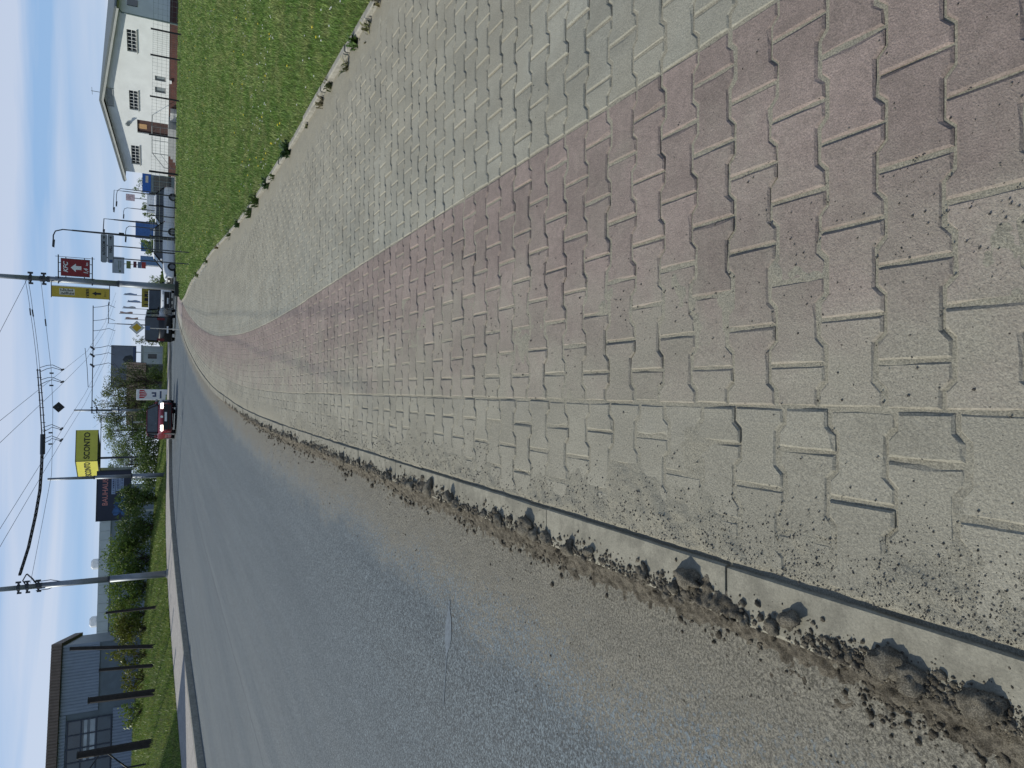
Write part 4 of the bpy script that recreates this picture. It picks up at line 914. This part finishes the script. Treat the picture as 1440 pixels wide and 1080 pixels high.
vanp = [(0, .30, .80, .90), (.03, .22, .98, .97), (.12, .2, 1.08, 1), (.3, .2, 1.12, 1), (.6, .2, 1.12, 1), (.97, .2, 1.12, 1), (1, .28, 1.1, .97)]
pRED = pm('paint_red', (.14, .008, .015), .25, .04, 2, 0, .6); pBLK = pm('paint_black', (.008, .009, .010), .25, .05, 2, 0, .5); pWHT = pm('paint_white', (.70, .72, .74), .3, .03, 2); pSIL = pm('paint_silver', (.26, .28, .30), .3, .05, 2, .4); pDBL = pm('paint_dark_blue', (.02, .03, .06), .3, .05, 2)
zr = lambda x, y: float(zroad(x, y))
vehicle('car', 'oncoming dark red hatchback with headlights on', 'car', (-1.9, 45.6, zr(-1.9, 45.6)), R_(10), pRED, 3.95, 1.72, .93, 1.46, hatch, (.22, .42, .80, .97), lit=True)
vehicle('car', 'silver car half hidden behind the red hatchback', 'car', (-1.95, 53.0, zr(-1.95, 53.0)), R_(12), pSIL, 4.3, 1.78, .93, 1.45, hatch, (.22, .42, .80, .97))
vehicle('van', 'black van driving away with dark rear windows, seen from behind', 'van', (4.95, 60.2, zr(4.95, 60)), R_(166), pBLK, 4.9, 1.92, 1.1, 1.95, vanp, (.14, .28, .985, .995), van=True)
vehicle('van', 'white van with black windscreen right of the black van', 'van', (8.0, 71.5, zr(8, 71)), R_(-6), pWHT, 5.0, 1.95, 1.1, 2.0, vanp, (.10, .24, .985, .995), van=True)
vehicle('car', 'small silver car between the black van and the white van', 'car', (6.7, 73.5, zr(6.7, 73)), R_(-8), pSIL, 4.1, 1.74, .93, 1.5, hatch, (.22, .42, .80, .97))
vehicle('car', 'white estate car side-on at the mouth of the side street', 'car', (9.95, 57.3, .84), R_(-82), pWHT, 4.2, 1.76, .93, 1.5, hatch, (.24, .42, .86, .98))
vehicle('car', 'white car half hidden behind the tall lamp post', 'car', (13.4, 61, .84), R_(-85), pWHT, 4.2, 1.76, .93, 1.48, hatch, (.24, .42, .86, .98))
vehicle('car', 'dark car parked under the yellow board in the distance', 'car', (9.6, 80, .9), R_(-20), pDBL, 4.2, 1.76, .93, 1.48, hatch, (.24, .42, .86, .98))
vehicle('car', 'grey car parked near the white lorry in the yard', 'car', (19.2, 84, .95), R_(-70), pSIL, 4.2, 1.76, .93, 1.48, hatch, (.24, .42, .86, .98))
lor = thing('box_lorry', 'white box lorry with faded pink print beside the blue kiosk', 'lorry', (20.9, 89, .95), R_(-12))
m = MB(); m.cbox((0, 2.5, 1.75), (2.2, 5, 2.0), .04); m.build('box_body', mWHITE, lor); m = MB(); m.cbox((0, -.75, 1.2), (2.0, 1.5, 1.6), .15); cb = m.build('cab', pWHT, lor); m = MB(); m.box(-.85, .85, -1.52, -1.5, 1.2, 1.8); m.build('windscreen', mGLASS, cb)
m = MB(); m.box(-.9, .9, -.02, -.004, 1.0, 1.9) if False else m.box(-.8, .8, -1.53, -1.502, .55, 1.0); m.build('print', M_('print_pink', (.55, .25, .24), .6), cb)
for sx in (-1, 1):
    for y in (-.8, 3.8): m = MB(); m.tube([(sx * .85, y, .4), (sx * 1.08, y, .4)], .4, 12); m.build('wheel', mRUB, lor)
kio = thing('kiosk', 'grey glazed kiosk with bright blue fascia left of the white house', 'kiosk', (20.5, 82.4, .95), R_(-13))
m = MB(); m.box(0, 1.75, 0, 3, 0, 2.2); m.build('body', M_('kiosk_grey', (.13, .18, .20), .4), kio); m = MB(); m.box(-.08, 1.83, -.08, 3.05, 2.2, 3.0); fa = m.build('fascia', M_('fascia_blue', (.02, .11, .40), .5), kio); m = MB(); m.box(.9, 1.6, -.095, -.082, 2.45, 2.7); m.build('print_marks', M_('print_pale', (.55, .52, .42), .6), fa)
for i in range(3): m = MB(); m.box(.1 + i * .55, .58 + i * .55, -.02, -.004, .3, 1.95); m.build('pane', mGLASS, kio)
for i, (x, y, w_, h_, lb) in enumerate([(17.0, 90, 1.9, 2.9, 'blue hoarding behind the right-angled lamp post'), (15.9, 92, 1.2, 2.4, 'second blue hoarding left of the first, lower'), (13.6, 88, 1.1, 2.3, 'pale blue hoarding behind the white cars')]):
    o = thing('hoarding', lb, 'hoarding', (x, y, 1.0), R_(-10), 'blue hoardings in the yard'); m = MB(); m.box(0, w_, 0, .12, .9, .9 + h_); m.build('panel', pm('hoarding_blue', [(.05, .14, .36), (.06, .16, .34), (.14, .25, .42)][i], .5), o)
    for xx in (.2, w_ - .2): m = MB(); m.tube([(xx, .06, 0), (xx, .06, .9)], .05, 6); m.build('leg', mSTEEL, o)
yb_ = thing('hoarding', 'yellow board with dark lettering marks beside the sign mast', 'hoarding', (8.6, 84, 1.0), R_(-6)); m = MB(); m.box(0, 2.1, 0, .12, 1.5, 2.9); m.build('panel', M_('board_mustard', (.30, .24, .03), .6), yb_); blocks(yb_, .2, 1.95, 1.75, 2.65, 4, mINK, -.006, 31)
for xx in (.3, 1.8): m = MB(); m.tube([(xx, .06, 0), (xx, .06, 1.5)], .05, 6); m.build('leg', mSTEEL, yb_)
wb_ = thing('hoarding', 'small pink and white board over the trees left of the house', 'hoarding', (21.6, 92, 0), R_(-13)); m = MB(); m.box(0, .75, 0, .1, 5.0, 5.9); m.build('panel', M_('board_pink_white', (.6, .45, .45), .6, .3, 6), wb_); m = MB(); m.tube([(.35, .1, .9), (.35, .1, 5.0)], .05, 6); m.build('leg', mSTEEL, wb_)
br = thing('low_building', 'low building with dark brown sloping roof behind the totem sign', 'building', (-4.5, 98, 0), R_(-3))
m = MB(); m.box(0, 7.4, 0, 8, 1.5, 3.8); m.build('wall', M_('wall_green_grey', (.11, .12, .10), .8), br)
m = MB(); n = 26
for i in range(n): a = -.3 + 8.0 * i / n; b = -.3 + 8.0 * (i + .82) / n; m.add([(a, -.5, 3.75), (b, -.5, 3.75), (b, 3.5, 6.0), (a, 3.5, 6.0), (a, -.5, 3.67), (b, -.5, 3.67), (b, 3.5, 5.92), (a, 3.5, 5.92)], [(0,1,2,3), (4,7,6,5), (0,4,5,1), (1,5,6,2), (3,2,6,7), (0,3,7,4)])
m.add([(-.3, -.45, 3.70), (7.7, -.45, 3.70), (7.7, 3.5, 5.93), (-.3, 3.5, 5.93)], [(0,1,2,3)]); m.build('roof', M_('roof_brown', (.075, .055, .045), .8, .2, 2), br)
for i, (x, w_, h_, c, lb) in enumerate([(7.2, 4.4, 2.6, (.10, .11, .15), 'dark grey flat building behind the black van'), (1.6, 4.8, 3.4, (.50, .52, .53), 'white gatehouse wall below the large grey billboard'), (-1.6, 2.4, 2.4, (.06, .07, .09), 'dark container below the large grey billboard')]):
    o = thing('low_building', lb, 'building', (x, 118 + i, 1.3), 0); m = MB(); m.box(0, w_, 0, 5, 0, h_); m.build('wall', pm('flat_wall', c, .7, .08, 1), o); m = MB(); m.box(-.1, w_ + .1, -.1, 5.1, h_, h_ + .25); m.build('roof_edge', pm('flat_edge', tuple(v * .7 for v in c), .7), o)
    for k in range(2): m = MB(); m.box(.5 + k * w_ * .5, .5 + k * w_ * .5 + .7, -.03, -.004, h_ * .45, h_ * .8); m.build('window', mGLASS, o)

# ------------------------------------------------------------------ shrubs and trees
mBARK = pm('bark', (.06, .05, .04), .9, .3, 8, bump=.01, bscale=20); mBARKP = pm('bark_pale', (.28, .26, .22), .9, .35, 6)
mLEAF = {k: m_blade('leaf_' + k, *c, trans=.3) for k, c in dict(
    dark=((.048, .085, .018), (.078, .125, .028), (.10, .15, .036)), mid=((.078, .135, .024), (.12, .185, .034), (.16, .22, .045)),
    fresh=((.10, .165, .026), (.15, .215, .04), (.19, .23, .05)), yellow=((.11, .12, .018), (.16, .16, .025), (.10, .13, .02)),
    pale=((.15, .21, .08), (.22, .27, .12), (.12, .18, .05)), bud=((.10, .12, .045), (.14, .16, .06), (.11, .15, .04))).items()}
def leaves(C, R, n, size, rg, flat=.0):
    """n leaf faces spread over clump centres C with radii R"""
    k = rg.integers(0, len(C), n); d = rg.normal(size=(n, 3)); d /= np.linalg.norm(d, axis=1)[:, None]
    P = C[k] + d * (R[k] * rg.random(n) ** .45)[:, None]
    a = rg.normal(size=(n, 3)); a /= np.linalg.norm(a, axis=1)[:, None]; b = np.cross(a, rg.normal(size=(n, 3))); b /= np.linalg.norm(b, axis=1)[:, None]
    s = (size * rg.uniform(.6, 1.3, n))[:, None]; V = np.stack([P - a*s, P + b*s*.5, P + a*s, P - b*s*.5], 1).reshape(-1, 3)
    return V, np.arange(4*n).reshape(n, 4)
def plant(name, label, cat, loc, h, w, mat, nleaf, size, seed, trunk=.12, bare=.3, nclump=40, low=.15, group=None, bark=None, depth=1., twigs=True, crown='crown', cr=.16):
    rg = np.random.default_rng(seed); o = thing(name, label, cat, loc, rg.uniform(0, 6.28), group)
    C = []; R = []
    while len(C) < nclump:
        p = rg.uniform(-1, 1, 3); q = p[0]**2 + p[1]**2
        zz = (p[2] + 1) / 2; lim = (math.sin(min(zz * 1.25 + .25, 1) * PI * .5) if zz < .6 else math.sqrt(max(0, 1 - ((zz - .6) / .42) ** 2)))
        if q < lim * lim: C.append((p[0] * w/2 * .92, p[1] * w/2 * .92 * depth, h * (low + (1 - low) * zz * .96))); R.append(rg.uniform(.7, 1.4) * cr * w)
    C = np.array(C); R = np.array(R)
    V, F = leaves(C, R, nleaf, size, rg); link(crown, np_mesh(crown, V, F, mat), o)
    m = MB(); bk = bark or mBARK
    top = (rg.normal() * .03 * h, rg.normal() * .03 * h, h * .82)
    if trunk > 0: m.tube([(0, 0, -.3), (top[0]*.3, top[1]*.3, h*.3), (top[0]*.6, top[1]*.6, h*.55), top], [trunk, trunk*.8, trunk*.55, trunk*.15], 8)
    if twigs:
        for c in C[: int(len(C) * .8)]:
            t = rg.uniform(.12, .6) if trunk > 0 else 0.0; s = Vector((top[0]*t, top[1]*t, min(h * t, c[2] * .75) if trunk > 0 else 0)); e = Vector(c); mid = s.lerp(e, .5) + Vector((rg.normal()*.04*w, rg.normal()*.04*w, .08*h*rg.random()))
            r = max(trunk * .28, .018); m.tube([s, mid, e], [r, r * .6, r * .22], 5)
            for _ in range(2):
                e2 = e + Vector(rg.normal(size=3)) * cr * w * .8; m.tube([mid.lerp(e, .5), e2], [r * .35, r * .12], 4, False)
    m.build('trunk' if trunk > 0 else 'stems', bk, o); return o
def bz(x, y): return float(bank_z(np.array(max(2.7, float(Lc(y)) - x)), y))
SH = [('dark green shrub right of the billboard legs, end of the hedge', -8.03, 57.44, 4.45, 2.3, 'dark', 3200), ('broad dark shrub under the blue billboard', -9.81, 56.15, 4.2, 3.4, 'dark', 4200), ('tall mid green shrub in the middle of the hedge', -11.7, 54.77, 4.95, 3.3, 'mid', 4600),
      ('dense mid green shrub behind the mast on the bank', -13.51, 54.35, 4.85, 3.3, 'mid', 4200), ('fresh green shrub left of the bank mast', -14.67, 51.97, 4.5, 2.6, 'fresh', 2800), ('yellow green shrub before the hall corner', -14.46, 47.86, 4.0, 2.1, 'yellow', 1500),
      ('thin yellow shrub between the dark posts', -14.65, 43.61, 3.9, 1.8, 'yellow', 700), ('sparse yellow shrub before the lower cladding', -15.71, 43.23, 3.5, 1.6, 'yellow', 450), ('sparse low shrub below the gridded window', -17.22, 42.66, 3.3, 1.6, 'fresh', 380)]
for i, (lb, x, y, zt_, w_, lf, nl) in enumerate(SH):
    b = bz(x, y) - .05; plant('shrub', lb, 'shrub', (x, y, b), zt_ - b, w_, mLEAF[lf], nl, .085, 100 + i, 0, nclump=46 if nl > 1000 else 22, low=.05, group='shrubs along the bank', crown='foliage', cr=.15)
for i, (lb, x, y, zt_, w_, lf, nl) in enumerate([('dark thicket left of the red car below the pale tree', -5.02, 71.82, 3.8, 3.9, 'dark', 3000), ('dark thicket between the steel frame and the mast', -7.55, 71.6, 3.9, 3.9, 'dark', 3000), ('low dark shrub directly behind the red car', -2.94, 75.94, 3.8, 3.2, 'dark', 2400), ('low dark shrub between the totem sign and the mast', -1.2, 77.5, 3.2, 2.8, 'dark', 1800), ('dark shrub under the large grey billboard', 1.2, 88, 3.6, 3.0, 'dark', 1800)]):
    plant('shrub', lb, 'shrub', (x, y, 1.1), zt_ - 1.1, w_, mLEAF[lf], nl, .1, 140 + i, 0, nclump=40, low=.02, group='thickets behind the road bend', crown='foliage')
TR = [('bare budding tree before the large grey billboard', .6, 84, 7.6, 4.8, 'bud', 3600, .14), ('wide half bare tree with dark twigs above the totem sign', -1.6, 82, 8.1, 5.0, 'bud', 3800, .15), ('pale blossoming tree right of the yellow cube sign', -4.4, 83.86, 7.5, 5.0, 'pale', 5600, .13), ('pale leafy tree below the yellow cube sign', -7.9, 83.6, 7.1, 5.0, 'pale', 5600, .13)]
for i, (lb, x, y, zt_, w_, lf, nl, tr) in enumerate(TR):
    plant('tree', lb, 'tree', (x, y, 1.1), zt_ - 1.1, w_, mLEAF[lf], nl, .085, 170 + i, tr, nclump=70, low=.22, group='trees behind the road bend', cr=.10)
for i, (lb, x, y, zt_, w_, lf, nl) in enumerate([('slender bare poplar left of the priority sign', 6.4, 104.8, 5.5, 1.7, 'bud', 500), ('light green tree behind the blue kiosk', 23.29, 92.1, 5.2, 2.3, 'pale', 900), ('dark conifer right of the thin lamp post', 21.4, 94.5, 4.7, 1.8, 'mid', 1400), ('round green tree behind the white cars', 15.08, 83.65, 4.2, 2.2, 'mid', 1500), ('small dark tree left of the white lorry', 19.6, 95, 4.0, 1.8, 'dark', 1000), ('low green tree at the far end of the yard', 13.2, 100, 3.6, 3.0, 'mid', 1200), ('low bushy tree behind the flagpoles', 10.4, 108, 3.6, 3.2, 'mid', 1200)]):
    plant('tree', lb, 'tree', (x, y, 1.0), zt_ - 1.0, w_, mLEAF[lf], nl, .1, 200 + i, .08, nclump=40, low=.12, group='distant trees in the yard')

# distant wooded skyline so that the far ground ends in something
N = 16000; rg = np.random.default_rng(77); az = R_(-32) + rg.random(N) * R_(70); Dd = 330 + rg.random(N) * 60
hh = 3.2 + 4.0 * fbm(az * 18, az * 0, 4, 88); P = np.stack([Dd*np.sin(az), Dd*np.cos(az), -1.2 + hh * rg.random(N) ** .7], 1)
a = rg.normal(size=(N, 3)); a /= np.linalg.norm(a, axis=1)[:, None]; b = np.cross(a, rg.normal(size=(N, 3))); b /= np.linalg.norm(b, axis=1)[:, None]; s = rg.uniform(.8, 1.8, N)[:, None]
V = np.stack([P - a*s, P + b*s*.7, P + a*s, P - b*s*.7], 1).reshape(-1, 3)
o = link('distant_wood', np_mesh('distant_wood', V, np.arange(4*N).reshape(N, 4), mLEAF['dark'])); tag(o, 'far low tree line along the horizon', 'wood', kind='stuff')

# ------------------------------------------------------------------ dirt clods and grit along the kerb
import bmesh
def ico(sub):
    bm = bmesh.new(); bmesh.ops.create_icosphere(bm, subdivisions=sub, radius=1.0); V = np.array([v.co for v in bm.verts]); F = np.array([[v.index for v in f.verts] for f in bm.faces]); bm.free(); return V, F
I1V, I1F = ico(1); I3V, I3F = ico(3)
def clod_mesh(seed, mat):
    V = I3V.copy(); rg = np.random.default_rng(seed); n = np.zeros(len(V))
    for f, a in ((1.1, .45), (2.3, .34), (4.8, .26), (9.5, .18), (19, .09)):
        ph = rg.uniform(0, 50, 3); n += a * (fbm((V[:, 0] + V[:, 2]*.7) * f + ph[0], (V[:, 1] - V[:, 2]*.6) * f + ph[1], 2, seed) - .5) * 2
    V = V * (1 + n)[:, None]; V[:, 2] *= .72; V[:, 0] *= rg.uniform(.75, 1.2); return np_mesh('clod', V, I3F, mat, False)
clods = [clod_mesh(300 + i, mDIRT) for i in range(8)]
def on_kerb_z(q):                     # q: distance left of the inner kerb edge
    return .011 if q < KW - .004 else -.118
big = [(1.06, .105, .036), (1.28, .115, .030), (1.50, .07, .042), (1.47, .125, .02), (1.66, .11, .030), (1.16, .19, .036), (1.01, .085, .026), (.93, .11, .03), (.86, .10, .028), (.90, .21, .04), (1.74, .115, .022), (1.85, .10, .026), (1.40, .19, .026),
       (2.02, .12, .03), (2.16, .105, .024), (2.42, .09, .045), (2.36, .11, .034), (2.50, .12, .026), (2.68, .12, .038), (2.60, .175, .03), (2.95, .115, .03), (3.06, .12, .036), (3.28, .10, .034), (3.42, .12, .03), (3.55, .115, .026), (3.72, .16, .03), (3.95, .09, .040), (4.10, .12, .036), (4.3, .12, .03), (4.6, .11, .04), (4.85, .12, .034), (5.1, .12, .03), (5.35, .10, .042), (5.7, .12, .034),
       (6.0, .12, .04), (6.4, .11, .034), (6.9, .12, .042), (7.3, .12, .034), (7.8, .11, .044), (8.4, .12, .04), (9.0, .11, .046), (9.7, .12, .04), (10.6, .11, .05), (11.5, .12, .045)]
for i, (y, q, r) in enumerate(big):
    r *= random.uniform(.45, 1.05); y += random.gauss(0, .10); y = max(y, .75); z = on_kerb_z(q) + float(zt(y)) + r * .38
    o = link('dirt_clod', clods[i % 8], None, (float(Rc(y)) - q, y, z), (random.uniform(-.2, .2), random.uniform(-.2, .2), random.uniform(0, 6.3))); o.scale = (r, r * random.uniform(.9, 1.35), r * random.uniform(.8, 1.1))
    tag(o, 'crumbly dry dirt clod lying on the kerb edge', 'dirt clod', 'dirt clods along the kerb')
def scatter(name, label, n, fy, fq, fr, mat, seed, zfun, clumpy=False):
    rg = np.random.default_rng(seed); Y = fy(rg, n); Q = fq(rg, n, Y); r = fr(rg, n, Y); X = Rc(Y) - Q; Z = zfun(Q, X, Y) + r * .25
    if clumpy:
        w = fbm(Y * 3.1, Y * 0 + seed, 4, seed + 40); kk = w + .25 * rg.random(n) > .58; Y, Q, r, X, Z = Y[kk], Q[kk], r[kk], X[kk], Z[kk]; n = len(Y)
    sc = rg.uniform(.65, 1.3, (n, 1, 3)) * r[:, None, None]; jit = 1 + rg.uniform(-.28, .28, (n, len(I1V), 1)); th = rg.uniform(0, 6.28, n); c, s = np.cos(th), np.sin(th)
    V = I1V[None] * jit * sc; x = V[..., 0] * c[:, None] - V[..., 1] * s[:, None]; y = V[..., 0] * s[:, None] + V[..., 1] * c[:, None]
    V = np.stack([x + X[:, None], y + Y[:, None], V[..., 2] * .8 + Z[:, None]], -1).reshape(-1, 3); F = (I1F[None] + (np.arange(n) * len(I1V))[:, None, None]).reshape(-1, 3)
    o = link(name, np_mesh(name, V, F, mat)); tag(o, label, 'grit', kind='stuff'); return o
def zq(Q, X, Y): return np.where(Q < KW, zt(Y) + .011, zroad(X, Y))
fyl = lambda rg, n: .65 * (16 / .65) ** rg.random(n)
mGRIT = m_dirt('dark_grit', (.25, .22, .17), (.12, .105, .082))
clump = lambda Y, s: fbm(Y * 2.6, Y * 0 + s, 3, s)
def keep_clumpy(rg, n, Y): return np.clip(KW - .005 - np.abs(rg.normal(0, .022, n)) * (.35 + 2.4 * clump(Y, 3) ** 2) - .01 * rg.random(n), .015, KW - .004)
scatter('kerb_grit', 'dark crumbs of dirt heaped along the kerb top', 8500, fyl, keep_clumpy, lambda rg, n, Y: (.0022 + .0075 * rg.random(n) ** 3.2) * np.clip(.7 + .10 * Y, .9, 1.7), mGRIT, 5, zq, True)
scatter('gutter_grit', 'dark crumbs of dirt lying in the gutter below the kerb', 13000, fyl, lambda rg, n, Y: KW + .005 + np.abs(rg.normal(0, .05, n)) * (.5 + 1.6 * clump(Y, 9)), lambda rg, n, Y: (.0028 + .011 * rg.random(n) ** 3) * np.clip(.7 + .10 * Y, .9, 1.8), mGRIT, 6, zq, True)
scatter('road_grit', 'loose stones strewn over the dusty road edge', 1500, fyl, lambda rg, n, Y: KW + .05 + rg.gamma(1.3, .28, n), lambda rg, n, Y: (.0015 + .0030 * rg.random(n) ** 3) * np.clip(.8 + .1 * Y, .9, 1.8), mDIRT, 8, lambda Q, X, Y: zroad(X, Y))
scatter('kerb_crumbs', 'fine dry crumbs sprinkled along both sides of the kerb edge', 15000, fyl, lambda rg, n, Y: KW - .01 + rg.normal(0, .045, n).clip(-.2, .12) * -1, lambda rg, n, Y: (.0012 + .0034 * rg.random(n) ** 3) * np.clip(.7 + .10 * Y, .9, 1.7), mGRIT, 16, zq, True)
I2V, I2F = ico(2)
def lumps(name, label, n, fy, fq, fr, mat, seed):
    global I1V, I1F
    a, b = I1V, I1F; I1V, I1F = I2V, I2F; scatter(name, label, n, fy, fq, fr, mat, seed, zq, True); I1V, I1F = a, b
lumps('dirt_lumps', 'angular broken lumps of dry mud strewn along the kerb edge', 1500, fyl, lambda rg, n, Y: KW - .005 + np.where(rg.random(n) < .45, -np.abs(rg.normal(0, .035, n)), np.abs(rg.normal(.03, .05, n))), lambda rg, n, Y: (.005 + .010 * rg.random(n) ** 2) * np.clip(.75 + .08 * Y, .8, 1.5), mGRIT, 26)
mPEB = m_dirt('pebble', (.30, .28, .24), (.11, .10, .086))
def paveq(rg, n, Y):
    k = rg.random(n); q = np.where(k < .68, -.012 - np.abs(rg.normal(0, .10, n)), np.where(k < .9, -.74 + rg.normal(0, .17, n), -rg.uniform(0, 2.9, n))); return np.clip(q, -2.8, -.01)
scatter('pavement_grit', 'fine grit and pebbles scattered over the dusty pavers', 14000, lambda rg, n: .62 * (9 / .62) ** rg.random(n), paveq, lambda rg, n, Y: (.0008 + .0026 * rg.random(n) ** 5) * np.clip(.8 + .1 * Y, .9, 1.5), mPEB, 10, lambda Q, X, Y: np.maximum(sand_z(X, Y), zt(Y)))

# gutter silt: an uneven ridge of dried mud against the kerb
ya = np.concatenate([np.arange(.5, 4, .0055), np.arange(4, 8, .015), np.arange(8, 22, .05)]); UU, YY = np.meshgrid(np.linspace(0, 1, 44), ya); QQ = KW - .002 + UU * .24; XX = Rc(YY) - QQ
hgt = np.clip(1 - UU * (1.15 + 1.2 * fbm(YY*1.9, YY*0, 3, 12)), 0, 1) ** 1.2 * (.022 + .045 * fbm(YY*3, YY*0+5, 3, 14)) + (fbm(XX*34, YY*34, 5, 15) - .5) * .045 * (1 - UU ** 2) * (.4 + fbm(XX*6, YY*6, 2, 51)) + (fbm(XX*95, YY*95, 3, 57) - .5) * .016 * (1 - UU)
o = link('gutter_silt', grid('gutter_silt', XX, YY, zroad(XX, YY) - .004 + hgt, mGRIT, smooth=False)); tag(o, 'ridge of dried silt heaped in the gutter', 'silt', kind='stuff')
kt = np.linspace(0, 1, 26); UU, YY = np.meshgrid(kt, np.concatenate([np.arange(.5, 4, .0055), np.arange(4, 8, .015), np.arange(8, 18, .04)])); QQ = KW - .013 - UU * .100; XX = Rc(YY) - QQ
cl = np.clip(fbm(YY*3.3, YY*0+2, 4, 19) * 1.9 - .72, 0, 1); hgt = np.clip(cl * 1.25 - UU, 0, 1) * .030 + (fbm(XX*38, YY*38, 5, 23) - .58) * .030 * (.3 + cl) - .003 + (fbm(XX*90, YY*90, 3, 29) - .55) * .012 * (.2 + cl)
o = link('kerb_silt', grid('kerb_silt', XX, YY, zt(YY) + .010 + np.minimum(hgt, .03) * np.where(UU < .02, .2, 1), mGRIT, smooth=False)); tag(o, 'crusts of dried mud drifted onto the kerb top', 'silt', kind='stuff')

# ------------------------------------------------------------------ weeds along the lawn edging
mWEED = {'dark': m_blade('weed_dark', (.020, .050, .014), (.035, .075, .02), (.05, .09, .03)), 'dry': m_blade('weed_dry', (.16, .13, .06), (.20, .17, .09), (.10, .12, .04)), 'mid': m_blade('weed_green', (.045, .085, .018), (.07, .12, .025), (.10, .14, .04))}
WD = [(5.05, .02, .10, 'dry', 26, 'dry tuft at the very top of the edging by the picture edge'), (5.35, -.06, .09, 'dry', 18, 'small dry tuft just below the topmost tuft'), (5.75, -.02, .11, 'mid', 40, 'green tuft leaning over the edging, second from the picture edge'), (6.05, -.10, .09, 'dry', 22, 'dry brown tuft on the pavers beside the edging'),
      (6.75, .0, .11, 'dry', 46, 'ragged brown tuft at the first gap in the edging'), (7.15, -.05, .10, 'dry', 30, 'sprawling dry tuft halfway along the visible edging'), (8.0, -.04, .06, 'dry', 14, 'tiny lone tuft on the pavers'), (9.25, .02, .17, 'dark', 80, 'dark green leafy weed, largest on the near edging'), (10.7, .0, .10, 'mid', 44, 'small green weed right after the dark leafy weed'), (11.3, .0, .15, 'dark', 70, 'dark spiky weed with stalks on the edging'),
      (12.6, -.02, .20, 'mid', 120, 'broad green weed spilling over the edging'), (13.6, -.05, .18, 'mid', 90, 'second broad green weed spilling over the edging'), (15.6, .0, .14, 'dark', 60, 'round dark weed beyond the broad weeds'), (17.4, .0, .14, 'mid', 60, 'small weed near the far part of the edging'), (20.5, .0, .14, 'dry', 50, 'pale tuft on the far edging'), (24, .0, .18, 'mid', 60, 'far tuft before the sign mast'), (28, .0, .2, 'mid', 70, 'farthest tuft on the edging near the mast')]
for i, (y, dx, h, kd, n, lb) in enumerate(WD):
    h *= .72
    x = float(Kc(y)) + dx; z = float(zt(y)); o = thing('weed', lb, 'weed', (x, y, z), 0, 'weeds along the lawn edging'); rg = np.random.default_rng(500 + i); V = []; F = []
    for k in range(n):
        a = rg.uniform(0, 6.28); l = h * rg.uniform(.5, 1.4); w_ = .004 + .010 * rg.random() if kd != 'dark' else .008 + .018 * rg.random(); b0 = rg.normal(0, h * .35, 2); out = rg.uniform(.2, 1.1) * l; up = l * rg.uniform(.35, 1.0); d = np.array([math.cos(a), math.sin(a)]); p = np.array([-d[1], d[0]])
        q = len(V); 
        for t, ww in ((0, .5), (.45, 1), (.8, .7), (1, .05)):
            c = b0 + d * out * t; zz = up * math.sin(min(t * 1.15, 1) * PI * .6); V += [(*(c - p * w_ * ww), zz), (*(c + p * w_ * ww), zz)]
        F += [(q, q+1, q+3, q+2), (q+2, q+3, q+5, q+4), (q+4, q+5, q+7, q+6)]
    me = bpy.data.meshes.new('leaves'); me.from_pydata([tuple(map(float, v)) for v in V], [], F); me.materials.append(mWEED[kd]); me.update(); link('leaves', me, o)
    h *= .8; m = MB()
    for k in range(3): a = k * 2.1 + i; m.tube([(0, 0, -.02), (math.cos(a)*h*.2, math.sin(a)*h*.2, h*.5)], [.004, .002], 4)
    m.build('stem', mWEED[kd], o)
